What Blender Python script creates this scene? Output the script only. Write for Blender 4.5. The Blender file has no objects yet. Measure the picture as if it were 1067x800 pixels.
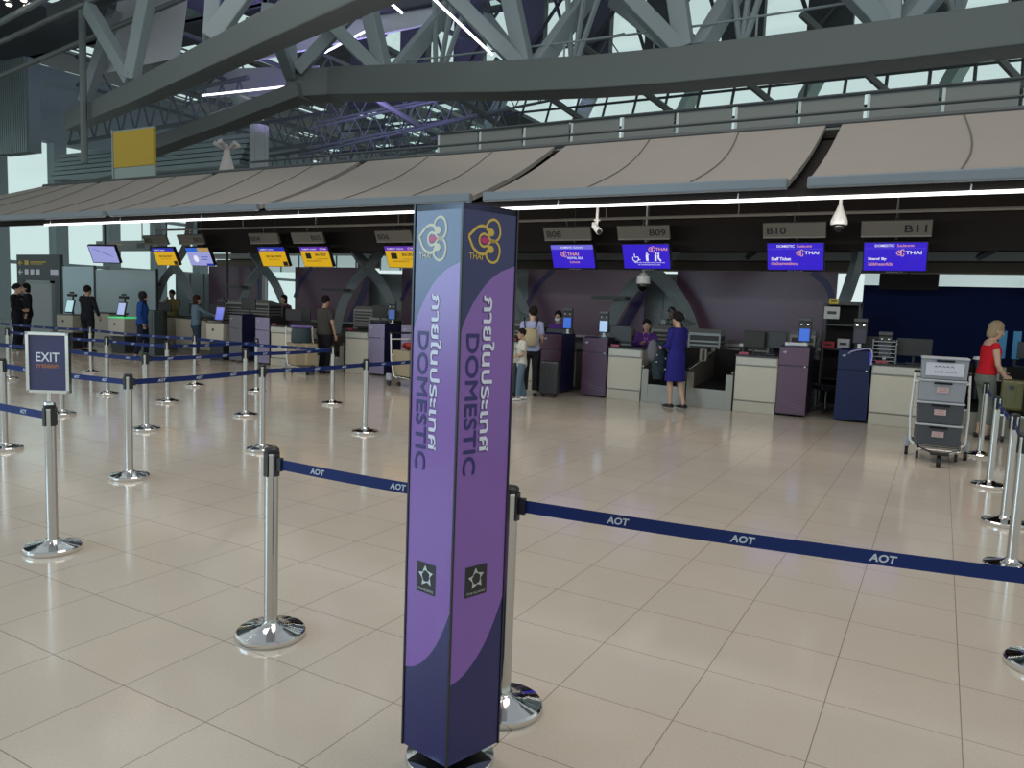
import bpy, bmesh, math, random
from mathutils import Vector, Matrix
PI = math.pi
random.seed(7)
SC = bpy.context.scene
COL = SC.collection

# ------------------------------------------------------------------ camera, sky, lights, exposure
def look():
    f, yaw, pitch, roll, H = 789.0, -.5119, .1014, .0379, 1.606
    cy, sy, cp, sp = math.cos(yaw), math.sin(yaw), math.cos(pitch), math.sin(pitch)
    F = Vector((sy*cp, cy*cp, -sp)); R = Vector((cy, -sy, 0)); U = R.cross(F)
    R2 = R*math.cos(roll)+U*math.sin(roll); U2 = -R*math.sin(roll)+U*math.cos(roll)
    cam = bpy.data.cameras.new('camera'); cam.sensor_width = 36; cam.lens = f/1067*36
    cam.clip_end = 300
    o = bpy.data.objects.new('camera', cam); COL.objects.link(o)
    o.matrix_world = Matrix(((R2.x, U2.x, -F.x, 0), (R2.y, U2.y, -F.y, 0), (R2.z, U2.z, -F.z, H), (0, 0, 0, 1)))
    SC.camera = o
look()
W = bpy.data.worlds.new('world'); SC.world = W; W.use_nodes = True
wn = W.node_tree.nodes; bg = wn['Background']
bg.inputs['Strength'].default_value = 1.0
_g = wn.new('ShaderNodeTexCoord'); _s = wn.new('ShaderNodeSeparateXYZ'); _r = wn.new('ShaderNodeValToRGB')   # overcast sky, brightest near the horizon
W.node_tree.links.new(_g.outputs['Generated'], _s.inputs[0]); W.node_tree.links.new(_s.outputs['Z'], _r.inputs['Fac']); W.node_tree.links.new(_r.outputs['Color'], bg.inputs['Color'])
_e = _r.color_ramp.elements; _e[0].position = 0; _e[0].color = (.78, .92, .92, 1); _e[1].position = .75; _e[1].color = (.36, .39, .42, 1)
_m = _e.new(.30); _m.color = (.74, .86, .86, 1)
def area(name, loc, aim, sx, sy, watts, color):
    l = bpy.data.lights.new(name, 'AREA'); l.shape = 'RECTANGLE'; l.size = sx; l.size_y = sy
    l.energy = watts; l.color = color
    o = bpy.data.objects.new(name, l); COL.objects.link(o); o.location = loc
    o.rotation_euler = (Vector(aim)-Vector(loc)).to_track_quat('-Z', 'Y').to_euler()
    return o
area('hall_roof_light', (-3, 5.5, 14), (-3, 4.0, 0), 16, 6, 1130, (1, .89, .77))
area('canopy_strip_light', (-7, 9.9, 2.95), (-7, 12.6, 1.2), 25, .12, 215, (1, .92, .82))
area('entrance_daylight', (-9.3, -3.9, 2.9), (-1.4, 2.2, 1.4), 5.5, 3.4, 400, (.50, .78, 1))
area('purple_uplight', (-21, 22.3, 9.4), (-22, 24.6, 14), 7, 1.5, 620, (.45, .38, 1))
SC.view_settings.view_transform = 'Standard'
try: SC.view_settings.look = 'None'
except Exception: pass
SC.view_settings.exposure = -0.13; SC.view_settings.gamma = 1.0; SC.view_settings.use_curve_mapping = False

# ------------------------------------------------------------------ helpers
MATS = {}
def mat(name, color, rough=.5, metal=0., emit=None, es=1., spec=.5, noise=0., nscale=8., alpha=None, coat=0.):
    if name in MATS: return MATS[name]
    if name.split('_')[0] in ('hair', 'suit', 'shirt', 'trouser', 'skirt', 'jacket', 'scarf', 'sweater', 'royal', 'red', 'lilac', 'jeans', 'agent', 'coat', 'top'): rough, spec = .85, .15
    m = bpy.data.materials.new(name); m.use_nodes = True
    nt = m.node_tree; b = nt.nodes['Principled BSDF']
    b.inputs['Base Color'].default_value = (*color, 1); b.inputs['Roughness'].default_value = rough
    b.inputs['Metallic'].default_value = metal; b.inputs['Specular IOR Level'].default_value = spec
    b.inputs['Coat Weight'].default_value = coat
    if emit:
        b.inputs['Emission Color'].default_value = (*emit, 1); b.inputs['Emission Strength'].default_value = es
    if noise:
        tc = nt.nodes.new('ShaderNodeTexCoord'); n = nt.nodes.new('ShaderNodeTexNoise')
        n.inputs['Scale'].default_value = nscale; n.inputs['Detail'].default_value = 4
        nt.links.new(tc.outputs['Object'], n.inputs['Vector'])
        mr = nt.nodes.new('ShaderNodeMapRange'); mr.inputs[3].default_value = 1-noise; mr.inputs[4].default_value = 1+noise
        nt.links.new(n.outputs['Fac'], mr.inputs[0])
        mx = nt.nodes.new('ShaderNodeVectorMath'); mx.operation = 'SCALE'; mx.inputs[0].default_value = color
        nt.links.new(mr.outputs[0], mx.inputs['Scale']); nt.links.new(mx.outputs[0], b.inputs['Base Color'])
    MATS[name] = m; return m
def glassy(name, color, frost):
    m = bpy.data.materials.new(name); m.use_nodes = True; nt = m.node_tree; nt.nodes.clear()
    out = nt.nodes.new('ShaderNodeOutputMaterial'); t = nt.nodes.new('ShaderNodeBsdfTransparent'); t.inputs[0].default_value = (*color, 1)
    d = nt.nodes.new('ShaderNodeBsdfTranslucent'); d.inputs[0].default_value = (*color, 1)
    g = nt.nodes.new('ShaderNodeBsdfGlossy'); g.inputs['Roughness'].default_value = .1
    a = nt.nodes.new('ShaderNodeMixShader'); a.inputs[0].default_value = frost
    c = nt.nodes.new('ShaderNodeMixShader'); c.inputs[0].default_value = .06
    nt.links.new(t.outputs[0], a.inputs[1]); nt.links.new(d.outputs[0], a.inputs[2])
    nt.links.new(a.outputs[0], c.inputs[1]); nt.links.new(g.outputs[0], c.inputs[2]); nt.links.new(c.outputs[0], out.inputs[0])
    MATS[name] = m; return m

class MB:
    def __init__(s): s.bm = bmesh.new(); s.mi = 0
    def _f(s, vs):
        try:
            f = s.bm.faces.new(vs); f.material_index = s.mi; return f
        except ValueError: return None
    def box(s, c, d, rz=0, M=None):
        hx, hy, hz = d[0]/2, d[1]/2, d[2]/2
        R = Matrix.Rotation(rz, 3, 'Z')
        v = []
        for x, y, z in ((-1,-1,-1),(1,-1,-1),(1,1,-1),(-1,1,-1),(-1,-1,1),(1,-1,1),(1,1,1),(-1,1,1)):
            p = R @ Vector((x*hx, y*hy, z*hz)) + Vector(c)
            if M: p = M @ p
            v.append(s.bm.verts.new(p))
        for q in ((3,2,1,0),(4,5,6,7),(0,1,5,4),(1,2,6,5),(2,3,7,6),(3,0,4,7)): s._f([v[i] for i in q])
        return s
    def span(s, x0, x1, y0, y1, z0, z1, M=None):
        return s.box(((x0+x1)/2, (y0+y1)/2, (z0+z1)/2), (abs(x1-x0), abs(y1-y0), abs(z1-z0)), 0, M)
    def ring(s, c, u, v, a, b, n):
        return [s.bm.verts.new(c + u*(a*math.cos(2*PI*i/n)) + v*(b*math.sin(2*PI*i/n))) for i in range(n)]
    def skin(s, rings, cap=True, close=True):
        for A, B in zip(rings, rings[1:]):
            n = len(A)
            for i in range(n if close else n-1):
                s._f([A[i], A[(i+1) % n], B[(i+1) % n], B[i]])
        if cap:
            s._f(list(reversed(rings[0]))); s._f(rings[-1])
        return s
    def tube(s, pts, r, n=10, flat=1., up=(0, 0, 1)):
        pts = [Vector(p) for p in pts]
        if not isinstance(r, (list, tuple)): r = [r]*len(pts)
        rings = []; last = None
        for i, p in enumerate(pts):
            t = (pts[min(i+1, len(pts)-1)] - pts[max(i-1, 0)]).normalized()
            w = Vector(up)
            if abs(t.dot(w)) > .93: w = Vector((0, 1, 0)) if last is None else last
            u = t.cross(w).normalized()
            if last is not None and u.dot(lastu) < 0: u = -u
            v = t.cross(u).normalized()
            last, lastu = w, u
            a, b = (r[i] if isinstance(r[i], (tuple, list)) else (r[i], r[i]*flat))
            rings.append(s.ring(p, u, v, a, b, n))
        return s.skin(rings)
    def loft(s, rows, n=16, c=(0, 0, 0)):   # rows (z, rx, ry, yoff[, xoff])
        c = Vector(c); rings = []
        for q in rows:
            z, rx, ry, yo = q[:4]; xo = q[4] if len(q) > 4 else 0
            rings.append(s.ring(c+Vector((xo, yo, z)), Vector((1, 0, 0)), Vector((0, 1, 0)), rx, ry, n))
        return s.skin(rings)
    def lathe(s, prof, n=32, c=(0, 0, 0)):
        return s.loft([(z, r, r, 0) for r, z in prof], n, c)
    def ell(s, c, r, nu=14, nv=9):
        rows = []
        for i in range(nv+1):
            a = -PI/2+PI*i/nv; k = max(math.cos(a), .04)
            rows.append((r[2]*math.sin(a), r[0]*k, r[1]*k, 0))
        return s.loft(rows, nu, c)
    def prism(s, poly, a, b, f):  # poly of 2D pts; f(u,v,w)->Vector
        A = [s.bm.verts.new(f(u, v, a)) for u, v in poly]; B = [s.bm.verts.new(f(u, v, b)) for u, v in poly]
        return s.skin([A, B])
    def poly(s, pts): s._f([s.bm.verts.new(Vector(p)) for p in pts]); return s
    def stroke(s, pts, w, f, d=.0, closed=False):   # flat ribbon w/ thickness d in a face plane
        n = len(pts); L = []; Rr = []
        for i in range(n):
            a = pts[(i-1) % n if closed else max(i-1, 0)]; b = pts[(i+1) % n if closed else min(i+1, n-1)]
            tx, ty = b[0]-a[0], b[1]-a[1]; q = math.hypot(tx, ty) or 1; nx, ny = -ty/q*w/2, tx/q*w/2
            L.append(s.bm.verts.new(f(pts[i][0]+nx, pts[i][1]+ny, d))); Rr.append(s.bm.verts.new(f(pts[i][0]-nx, pts[i][1]-ny, d)))
        for i in range(n if closed else n-1):
            j = (i+1) % n; s._f([L[i], Rr[i], Rr[j], L[j]])
        return s
    def build(s, name, m, parent=None, loc=None, rot=None, smooth=None, bevel=0., remesh=0., fix=True):
        if fix: bmesh.ops.recalc_face_normals(s.bm, faces=s.bm.faces)
        me = bpy.data.meshes.new(name); s.bm.to_mesh(me); s.bm.free()
        for k in (m if isinstance(m, (list, tuple)) else [m]): me.materials.append(k)
        if remesh:
            t = bpy.data.objects.new('t', me); COL.objects.link(t)
            md = t.modifiers.new('r', 'REMESH'); md.mode = 'VOXEL'; md.voxel_size = remesh; md.use_smooth_shade = True
            sm = t.modifiers.new('s', 'SMOOTH'); sm.factor = .5; sm.iterations = 2
            dg = bpy.context.evaluated_depsgraph_get(); me2 = bpy.data.meshes.new_from_object(t.evaluated_get(dg))
            bpy.data.objects.remove(t); me = me2; me.name = name
            if not me.materials: me.materials.append(m)
            smooth = None
            for p in me.polygons: p.use_smooth = True
        if smooth:
            me.shade_smooth() if hasattr(me, 'shade_smooth') else None
            me.set_sharp_from_angle(angle=math.radians(smooth)) if hasattr(me, 'set_sharp_from_angle') else None
        o = bpy.data.objects.new(name, me); COL.objects.link(o)
        if parent: o.parent = parent
        if loc: o.location = loc
        if rot: o.rotation_euler = rot
        if bevel:
            b = o.modifiers.new('b', 'BEVEL'); b.width = bevel; b.segments = 2; b.limit_method = 'ANGLE'
        return o
def tag(o, label, cat, group=None, kind=None):
    o['label'] = label; o['category'] = cat
    if group: o['group'] = group
    if kind: o['kind'] = kind
    return o
def thing(name, label, cat, loc=(0, 0, 0), rz=0, group=None):
    o = bpy.data.objects.new(name, None); COL.objects.link(o); o.empty_display_size = .1
    o.location = loc; o.rotation_euler = (0, 0, rz); return tag(o, label, cat, group)
def struct(o): o['kind'] = 'structure'; return o
def dup(o, parent=None):
    c = o.copy(); COL.objects.link(c)
    if parent: c.parent = parent
    for ch in o.children: dup(ch, c)
    return c
def copy_thing(o, loc, rz, label, group=None):
    c = dup(o); c.location = loc; c.rotation_euler = (0, 0, rz); c['label'] = label
    if group: c['group'] = group
    return c
TC = {}
def text_bm(body, bold=0.):
    k = (body, bold)
    if k not in TC:
        c = bpy.data.curves.new('t', 'FONT'); c.body = body; c.resolution_u = 3; c.offset = bold
        o = bpy.data.objects.new('t', c); COL.objects.link(o)
        dg = bpy.context.evaluated_depsgraph_get(); me = bpy.data.meshes.new_from_object(o.evaluated_get(dg))
        bpy.data.objects.remove(o)
        vs = [v.co.copy() for v in me.vertices]; fs = [tuple(p.vertices) for p in me.polygons]
        x0, x1 = min(v.x for v in vs), max(v.x for v in vs); y0, y1 = min(v.y for v in vs), max(v.y for v in vs)
        TC[k] = ([((v.x-x0)/(x1-x0), (v.y-y0)/(y1-y0)) for v in vs], fs, (x1-x0)/(y1-y0))
    return TC[k]
def put_text(mb, body, f, u0, v0, w, h=None, d=.001, bold=0., cw=False):
    """lettering filling the box u0..u0+w, v0..v0+h of plane f(u,v,d); cw: turned clockwise, reading downward"""
    vs, fs, asp = text_bm(body, bold)
    if h is None: h = w/asp
    if w is None: w = h*asp
    if cw: V = [mb.bm.verts.new(f(u0+y*w, v0+h-x*h, d)) for x, y in vs]
    else: V = [mb.bm.verts.new(f(u0+x*w, v0+y*h, d)) for x, y in vs]
    for q in fs: mb._f([V[i] for i in q])
    return mb
def catmull(P, n=6):
    out = []
    for i in range(len(P)-1):
        p0, p1, p2, p3 = P[max(i-1, 0)], P[i], P[i+1], P[min(i+2, len(P)-1)]
        for k in range(n):
            t = k/n
            out.append(tuple(.5*((2*p1[j])+(-p0[j]+p2[j])*t+(2*p0[j]-5*p1[j]+4*p2[j]-p3[j])*t*t+(-p0[j]+3*p1[j]-3*p2[j]+p3[j])*t**3) for j in range(len(p1))))
    out.append(tuple(P[-1])); return out
def YF(x0, y, z0):      # plane facing -Y: u along +X
    return lambda u, v, d: Vector((x0+u, y-d, z0+v))

# ------------------------------------------------------------------ materials
steel = mat('brushed_steel', (.52, .51, .49), .15, 1)
chrome = mat('polished_steel', (.75, .75, .74), .08, 1)
blackp = mat('black_plastic', (.012, .012, .014), .4)
black = mat('matt_black', (.012, .011, .012), .8, spec=.2)
soffit_m = mat('dark_soffit', (.022, .018, .017), .75, spec=.2)
navy = mat('navy_print', (.012, .013, .115), .35)
purple = mat('purple_print', (.245, .105, .40), .35)
beige = mat('beige_laminate', (.46, .43, .36), .45, noise=.06, nscale=3)
beamgrey = mat('grey_paint', (.125, .14, .14), .55)
webgrey = mat('light_grey_paint', (.26, .30, .32), .5)
darksteel = mat('dark_steelwork', (.06, .068, .072), .6)
white_l = mat('white_lettering', (.75, .76, .85), .5)
white_p = mat('white_paint', (.7, .71, .71), .4)
belt_m = mat('belt_blue', (.004, .018, .115), .6, spec=.3)
letter_g = mat('belt_lettering', (.5, .53, .6), .6)
glass = glassy('clear_glass', (.93, .98, .97), .0)
frost = glassy('frosted_glass', (.75, .86, .9), .6)

# ------------------------------------------------------------------ the setting
def floor_mat():
    m = bpy.data.materials.new('polished_floor_tiles'); m.use_nodes = True; nt = m.node_tree; N = nt.nodes; Lk = nt.links
    b = N['Principled BSDF']; tc = N.new('ShaderNodeTexCoord')
    mp = N.new('ShaderNodeMapping'); mp.inputs['Location'].default_value = (-.2, -.325, 0); Lk.new(tc.outputs['Object'], mp.inputs['Vector'])
    br = N.new('ShaderNodeTexBrick'); br.offset = 0; br.squash = 1
    br.inputs['Scale'].default_value = 1; br.inputs['Brick Width'].default_value = .5; br.inputs['Row Height'].default_value = .5
    br.inputs['Mortar Size'].default_value = .0022; br.inputs['Mortar Smooth'].default_value = .2
    br.inputs['Color1'].default_value = (.52, .455, .38, 1); br.inputs['Color2'].default_value = (.50, .44, .37, 1); br.inputs['Mortar'].default_value = (.22, .185, .15, 1)
    Lk.new(mp.outputs[0], br.inputs['Vector'])
    n = N.new('ShaderNodeTexNoise'); n.inputs['Scale'].default_value = 90; n.inputs['Detail'].default_value = 3; Lk.new(tc.outputs['Object'], n.inputs['Vector'])
    n2 = N.new('ShaderNodeTexNoise'); n2.inputs['Scale'].default_value = 1.3; n2.inputs['Detail'].default_value = 5; Lk.new(tc.outputs['Object'], n2.inputs['Vector'])
    a = N.new('ShaderNodeMath'); a.operation = 'MULTIPLY_ADD'; a.inputs[1].default_value = .22; a.inputs[2].default_value = .83; Lk.new(n.outputs['Fac'], a.inputs[0])
    c = N.new('ShaderNodeMath'); c.operation = 'MULTIPLY_ADD'; c.inputs[1].default_value = .16; Lk.new(n2.outputs['Fac'], c.inputs[0]); Lk.new(a.outputs[0], c.inputs[2])
    v = N.new('ShaderNodeVectorMath'); v.operation = 'SCALE'; Lk.new(br.outputs['Color'], v.inputs[0]); Lk.new(c.outputs[0], v.inputs['Scale'])
    Lk.new(v.outputs[0], b.inputs['Base Color'])
    r = N.new('ShaderNodeMapRange'); r.inputs[3].default_value = .07; r.inputs[4].default_value = .19; Lk.new(n2.outputs['Fac'], r.inputs[0]); Lk.new(r.outputs[0], b.inputs['Roughness'])
    b.inputs['Specular IOR Level'].default_value = .45
    return m
m = MB(); m.span(-60, 16, -14, 62, -.2, 0); struct(m.build('floor', floor_mat()))
# left glazed end wall
wl = mat('pale_wall', (.30, .37, .40), .6)
m = MB()
for i in range(9):
    y = 12+i*3.1; m.span(-43.6, -42.9, y, y+.7, 0, 10)
for z in (2.9, 6.0): m.span(-43.4, -43.1, 8, 44, z, z+.18)
m.span(-43.8, -42.9, 8, 44, 9.6, 13.5); m.span(-43.8, -43.0, 8, 44, 0, .3)
struct(m.build('wall_left', wl, bevel=.01))
m = MB(); m.span(-43.3, -43.28, 8, 44, .3, 9.6); struct(m.build('window_1', glass))
# dark lower back wall across the hall behind the counters, with the far side of the hall
m = MB(); m.span(-43, -26, 61.5, 62, 0, 15); struct(m.build('wall_back', mat('far_wall', (.10, .12, .125), .8)))
# roof: dark deck with glazed openings, over the far part and the left part of the hall
m = MB(); sk = MB(); rb = MB()
for i in range(26):
    for j in range(14):
        x0 = -60+i*3; y0 = 22+j*3
        if x0 > -28 and y0 > 29: continue
        g = ((i*7+j*3) % 5 == 0) or random.random() < .3
        if g:
            sk.span(x0+.25, x0+2.75, y0+.25, y0+2.75, 15.05, 15.1)
            for a, b, c, d in ((0, .25, 0, 3), (2.75, 3, 0, 3), (.25, 2.75, 0, .25), (.25, 2.75, 2.75, 3)): m.span(x0+a, x0+b, y0+c, y0+d, 15, 15.25)
            rb.span(x0+1.46, x0+1.54, y0+.25, y0+2.75, 14.95, 15.04)
        else: m.span(x0, x0+3, y0, y0+3, 15, 15.25)
for i in range(12):
    for j in range(6):
        x0 = -60+i*3; y0 = 4+j*3
        if (i*3+j*2) % 5 == 0 and i > 3:
            sk.span(x0+.25, x0+2.75, y0+.25, y0+2.75, 13.05, 13.1)
            for a, b, c, d in ((0, .25, 0, 3), (2.75, 3, 0, 3), (.25, 2.75, 0, .25), (.25, 2.75, 2.75, 3)): m.span(x0+a, x0+b, y0+c, y0+d, 13, 13.25)
        else: m.span(x0, x0+3, y0, y0+3, 13, 13.25)
m.span(-60, -24, 21.8, 22.1, 13, 15.2)
struct(m.build('ceiling', mat('roof_deck', (.055, .062, .068), .7)))
struct(sk.build('window_2', glass)); struct(rb.build('trim_1', darksteel))
# sloping clerestory glazing beyond the canopy
def cl(x, t): return (x, 27.5+1.6*t, 7.6+3.4*t)
m = MB(); fr = MB()
X0, X1 = -26.0, 12.0
m.prism([(X0, 0), (X1, 0), (X1, 1), (X0, 1)], 0, .02, lambda u, v, w: Vector(cl(u, v))+Vector((0, w, 0)))
x = X0
while x <= X1:
    fr.tube([cl(x, 0), cl(x, 1)], .055, 4); x += 1.25
for t in (0, .3, .62, 1): fr.tube([cl(X0, t), cl(X1, t)], .05 if 0 < t < 1 else .12, 4)
struct(m.build('window_3', glass)); struct(fr.build('trim_2', darksteel))
m = MB(); m.span(-26, 12, 27.4, 27.7, 6.9, 7.6); 
for k in range(13): m.span(-26+k*3, -24.5+k*3, 29.1, 29.5, 11.4, 15)
m.span(-26, 12, 29.0, 29.6, 10.95, 11.4)
for k in range(13): m.tube([(-26+k*3, 28.9, 11.2), (-23+k*3, 28.9, 14.9)], .09, 4); m.tube([(-24+k*3, 28.4, 14.9), (-22.6+k*3, 28.4, 11.2)], .07, 4)
struct(m.build('trim_3', darksteel)); m = MB(); m.span(-26, 12, 29.25, 29.28, 11.4, 15); struct(m.build('window_4', glass))
for k in range(8):
    m = MB(); x = -19+k*3.4; m.tube([(x-2.2, 23.5, 10.2), (x, 26.6, 8.55)], .11, 6); m.box((x, 26.6, 8.5), (.4, .3, .2))
    tag(m.build('raking_brace', beamgrey), 'grey raking brace running down in front of the high glazing', 'brace', 'braces in front of the high glazing')
for k in range(4):
    x = -15+k*4.9
    t = thing('bundled_strut', 'cluster of thin grey struts standing on the wide chord', 'strut', (x, 20.9, 8.5), 0, 'clusters of thin struts above the wide chord')
    for a in (-.5, 0, .45): m = MB(); m.tube([(0, 0, 0), (a*2.2, 1.2, 4.8)], .09, 6); m.build('rod', webgrey, t)
t = thing('chord_railing', 'thin handrail along the top of the wide truss chord', 'railing', (-6, 20.3, 8.4))
m = MB(); m.tube([(-10, 0, 1.0), (-4, 0, .8), (0, 0, .72), (8, 0, .75), (14, 0, 1.0)], .03, 6); m.build('rail', webgrey, t)
for k in range(9): m = MB(); m.tube([(-9.5+k*2.7, 0, 0), (-9.5+k*2.7, 0, .78)], .03, 5); m.build('post', webgrey, t)
# ribs and shading fabric behind the clerestory
for k in range(7):
    m = MB(); x = -20+k*4.6
    m.tube([(x, 30.2, 7.2), (x+1.9, 30.6, 11.4)], .32, 4)
    tag(m.build('roof_rib', mat('pale_rib', (.42, .5, .48), .6)), 'pale slanting roof rib seen through the high glazing', 'roof rib', 'ribs behind the high glazing')

# ------------------------------------------------------------------ great roof trusses
def box_beam(pts, w, h, name, mt, parent):
    m = MB(); rings = []
    P = [Vector(p) for p in pts]
    for i, p in enumerate(P):
        t = (P[min(i+1, len(P)-1)]-P[max(i-1, 0)]).normalized(); s = t.cross(Vector((0, 0, 1))).normalized(); u = s.cross(t)
        ww = w[i] if isinstance(w, list) else w; hh = h[i] if isinstance(h, list) else h
        rings.append([m.bm.verts.new(p+s*a*ww/2+u*b*hh/2) for a, b in ((-1, -1), (1, -1), (1, 1), (-1, 1))])
    m.skin(rings)
    return m.build(name, mt, parent, bevel=.03)
def off(p, o): return tuple(a-b for a, b in zip(p, o))
O = (-8, 20, 8)
t = thing('roof_truss', 'huge grey roof truss with wide flat lower chord crossing above the canopy', 'roof truss', O)
box_beam([off(p, O) for p in [(-19.9, 19.3, 8.72), (-18.5, 20, 8.85), (-14.5, 20, 8.5), (-11.74, 20, 8.24), (-8.96, 20, 8.05), (-6.5, 20, 7.95), (-4.3, 20, 7.92), (-2.13, 20, 7.9), (1.01, 20, 7.92), (8, 20, 8.2)]], 1.0, .9, 'lower_chord', beamgrey, t)
nodes = [(-16.25, 20, 8.86), (-11.01, 20, 8.45), (-6.26, 20, 8.28), (-1.44, 20, 8.2), (3.4, 20, 8.3)]
dA = [(-.95, 0, 2.75), (-.75, 0, 2.4), (-.35, 0, 1.5), (-.1, 0, 1.), (0, 0, 1)]
for i, n in enumerate(nodes):
    n = Vector(n); o = Vector(O)
    for d, w, l in ((dA[i], .42, 5.5), ((.7, 2.4, 3.0), .42, 6.), ((-2.2, -1.2, 2.2), .36, 6.), ((2.4, -1.2, 2.4) if i in (3, 4) else (-2.6, 2.4, 2.2), .3, 6.)):
        d = Vector(d).normalized()
        box_beam([n-o+d*.2+Vector((.15 if d.x > 0 else -.15, 0, 0)), n-o+d*l], w, w*1.15, 'web', webgrey, t)
for y, z in ((16.6, 13.0), (24.5, 13.3)): box_beam([off((-24, y, z), O), off((10, y, z-.4), O)], .7, .8, 'upper_chord', darksteel, t)
O = (-19, 13.5, 7)
t = thing('roof_truss', 'slanting grey roof truss rising from the left towards the top, nearest the queue', 'roof truss', O)
box_beam([off(p, O) for p in [(-30.42, 18.03, 8.15), (-20.6, 14.3, 7.38), (-10.76, 10.59, 6.72), (-4.9, 8.37, 6.3)]], .5, .6, 'lower_chord', beamgrey, t)
for a, b in (((-28.2, 17.2, 8.5), (-26.6, 17.4, 11.6)), ((-21.9, 14.8, 8.0), (-21.0, 15.0, 11.4)), ((-21.9, 14.8, 8.0), (-24.6, 15.2, 10.6)), ((-15.3, 12.35, 7.5), (-17.6, 14.4, 11.0)), ((-15.3, 12.35, 7.5), (-13.6, 13.6, 10.6))):
    box_beam([off(a, O), off(b, O)], .34, .4, 'web', webgrey, t)
box_beam([off((-29, 16.6, 11.5), O), off((-14, 14.4, 11.3), O)], .5, .5, 'upper_chord', darksteel, t)
O = (-22, 19, 7.5)
t = thing('roof_truss', 'short grey roof truss arm dropping left from the knuckle of the wide chord', 'roof truss', O)
box_beam([off(p, O) for p in [(-27.5, 18.8, 6.95), (-22.51, 18.86, 7.74), (-19.2, 19.2, 8.5)]], .7, .5, 'lower_chord', beamgrey, t)
for a, b in (((-19.5, 18.9, 9.0), (-17.9, 16.4, 10.0)), ((-19.4, 18.9, 9.1), (-20.3, 19.3, 11.6)), ((-19.3, 19.0, 9.1), (-17.4, 20.5, 11.9)), ((-23.5, 19, 7.9), (-22.2, 22, 9.6)), ((-21.5, 19, 8.2), (-24.6, 21, 9.4))):
    box_beam([off(a, O), off(b, O)], .34, .4, 'web', webgrey, t)
# stretched roof fabric lit by purple uplights
fab = mat('roof_fabric', (.55, .55, .60), .8)
for k, (pts, lab) in enumerate([([(-32.5, 25.6, 11.2), (-26.5, 25.6, 10.7), (-26, 27, 12.3), (-32.5, 27, 12.9)], 'pale stretched roof fabric glowing purple far left behind the slanting truss'),
                               ([(-26.5, 23.6, 11.6), (-17.5, 23.6, 11.8), (-16.5, 25.6, 14.2), (-26.5, 25.6, 14.6)], 'pale stretched roof fabric washed purple above the wide chord'),
                               ([(-27.6, 17.6, 9.6), (-24.4, 18.4, 10.0), (-24.6, 18.9, 12.4), (-28, 18.4, 12.4)], 'grey stretched roof fabric at the upper left under the dark roof')]):
    m = MB(); m.skin([[m.bm.verts.new(Vector(p)+Vector((0, 0, dz))) for p in pts] for dz in (0, .06)])
    tag(m.build('roof_fabric', fab), lab, 'roof fabric')
# lattice girders in the depth of the hall
def girder(p0, p1, h, n, lab, r=.07):
    p0, p1 = Vector(p0), Vector(p1); c = (p0+p1)/2
    t = thing('lattice_girder', lab, 'girder', tuple(c), 0, 'lattice girders under the far roof')
    for dz, nm in ((0, 'bottom_chord'), (h, 'top_chord')):
        m = MB(); m.tube([p0-c+Vector((0, 0, dz)), p1-c+Vector((0, 0, dz))], r*1.5, 6); m.build(nm, mt_g, t)
    m = MB()
    for i in range(n):
        a = p0.lerp(p1, i/n)-c; b = p0.lerp(p1, (i+.5)/n)-c; d = p0.lerp(p1, (i+1)/n)-c
        m.tube([a, b+Vector((0, 0, h))], r*.7, 5); m.tube([b+Vector((0, 0, h)), d], r*.7, 5)
    m.build('lacing', mt_g, t)
mt_g = mat('girder_paint', (.13, .155, .16), .6)
GL = 'thin grey lattice girder crossing the depth of the hall under the roof'
for k in range(6): girder((-42.5, 25+k*6, 9.6-.1*k), (-28, 24.6+k*6, 9.9), 1.5, 12, GL)
for k in range(4): girder((-40+k*4.2, 24, 12.2), (-41.5+k*4.2, 58, 12.4), 1.4, 16, GL)
for k in range(4): girder((-20+k*7.5, 22.5, 13.1), (-19+k*7.5, 28.8, 13.1), 1.5, 5, GL)
for k in range(3): girder((-26, 25.8+.6*k, 7.2+k*1.3), (-15+2*k, 25.8+.6*k, 8.2+k*1.3), .9, 12, GL, .035)
pipe = mat('pipe_grey', (.15, .17, .175), .5)
for a, b, r, lab in (((-42, 17.5, 11.3), (-17, 11.5, 9.4), .09, 'long grey roof pipe sloping down across the upper left'),
                     ((-34, 14, 8.9), (-17, 16.5, 12.6), .08, 'grey bracing pipe rising to the right in the upper left corner'),
                     ((-36, 15, 8.3), (-20, 17.5, 11.8), .09, 'thinner bracing pipe just below its twin in the upper left corner'),
                     ((-26.3, 16, 6), (-26.3, 16, 13), .12, 'upright grey pipe at the left between canopy and roof'),
                     ((-21.6, 13, 9.6), (-21.6, 13, 13), .2, 'thick upright hanger pipe near the top left'),
                     ((-43, 22, 6.1), (-30, 23, 5.6), .12, 'grey handrail pipe in front of the left windows')):
    m = MB(); m.tube([a, b], r, 8); tag(m.build('steel_pipe', pipe, smooth=40), lab, 'pipe')
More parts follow.
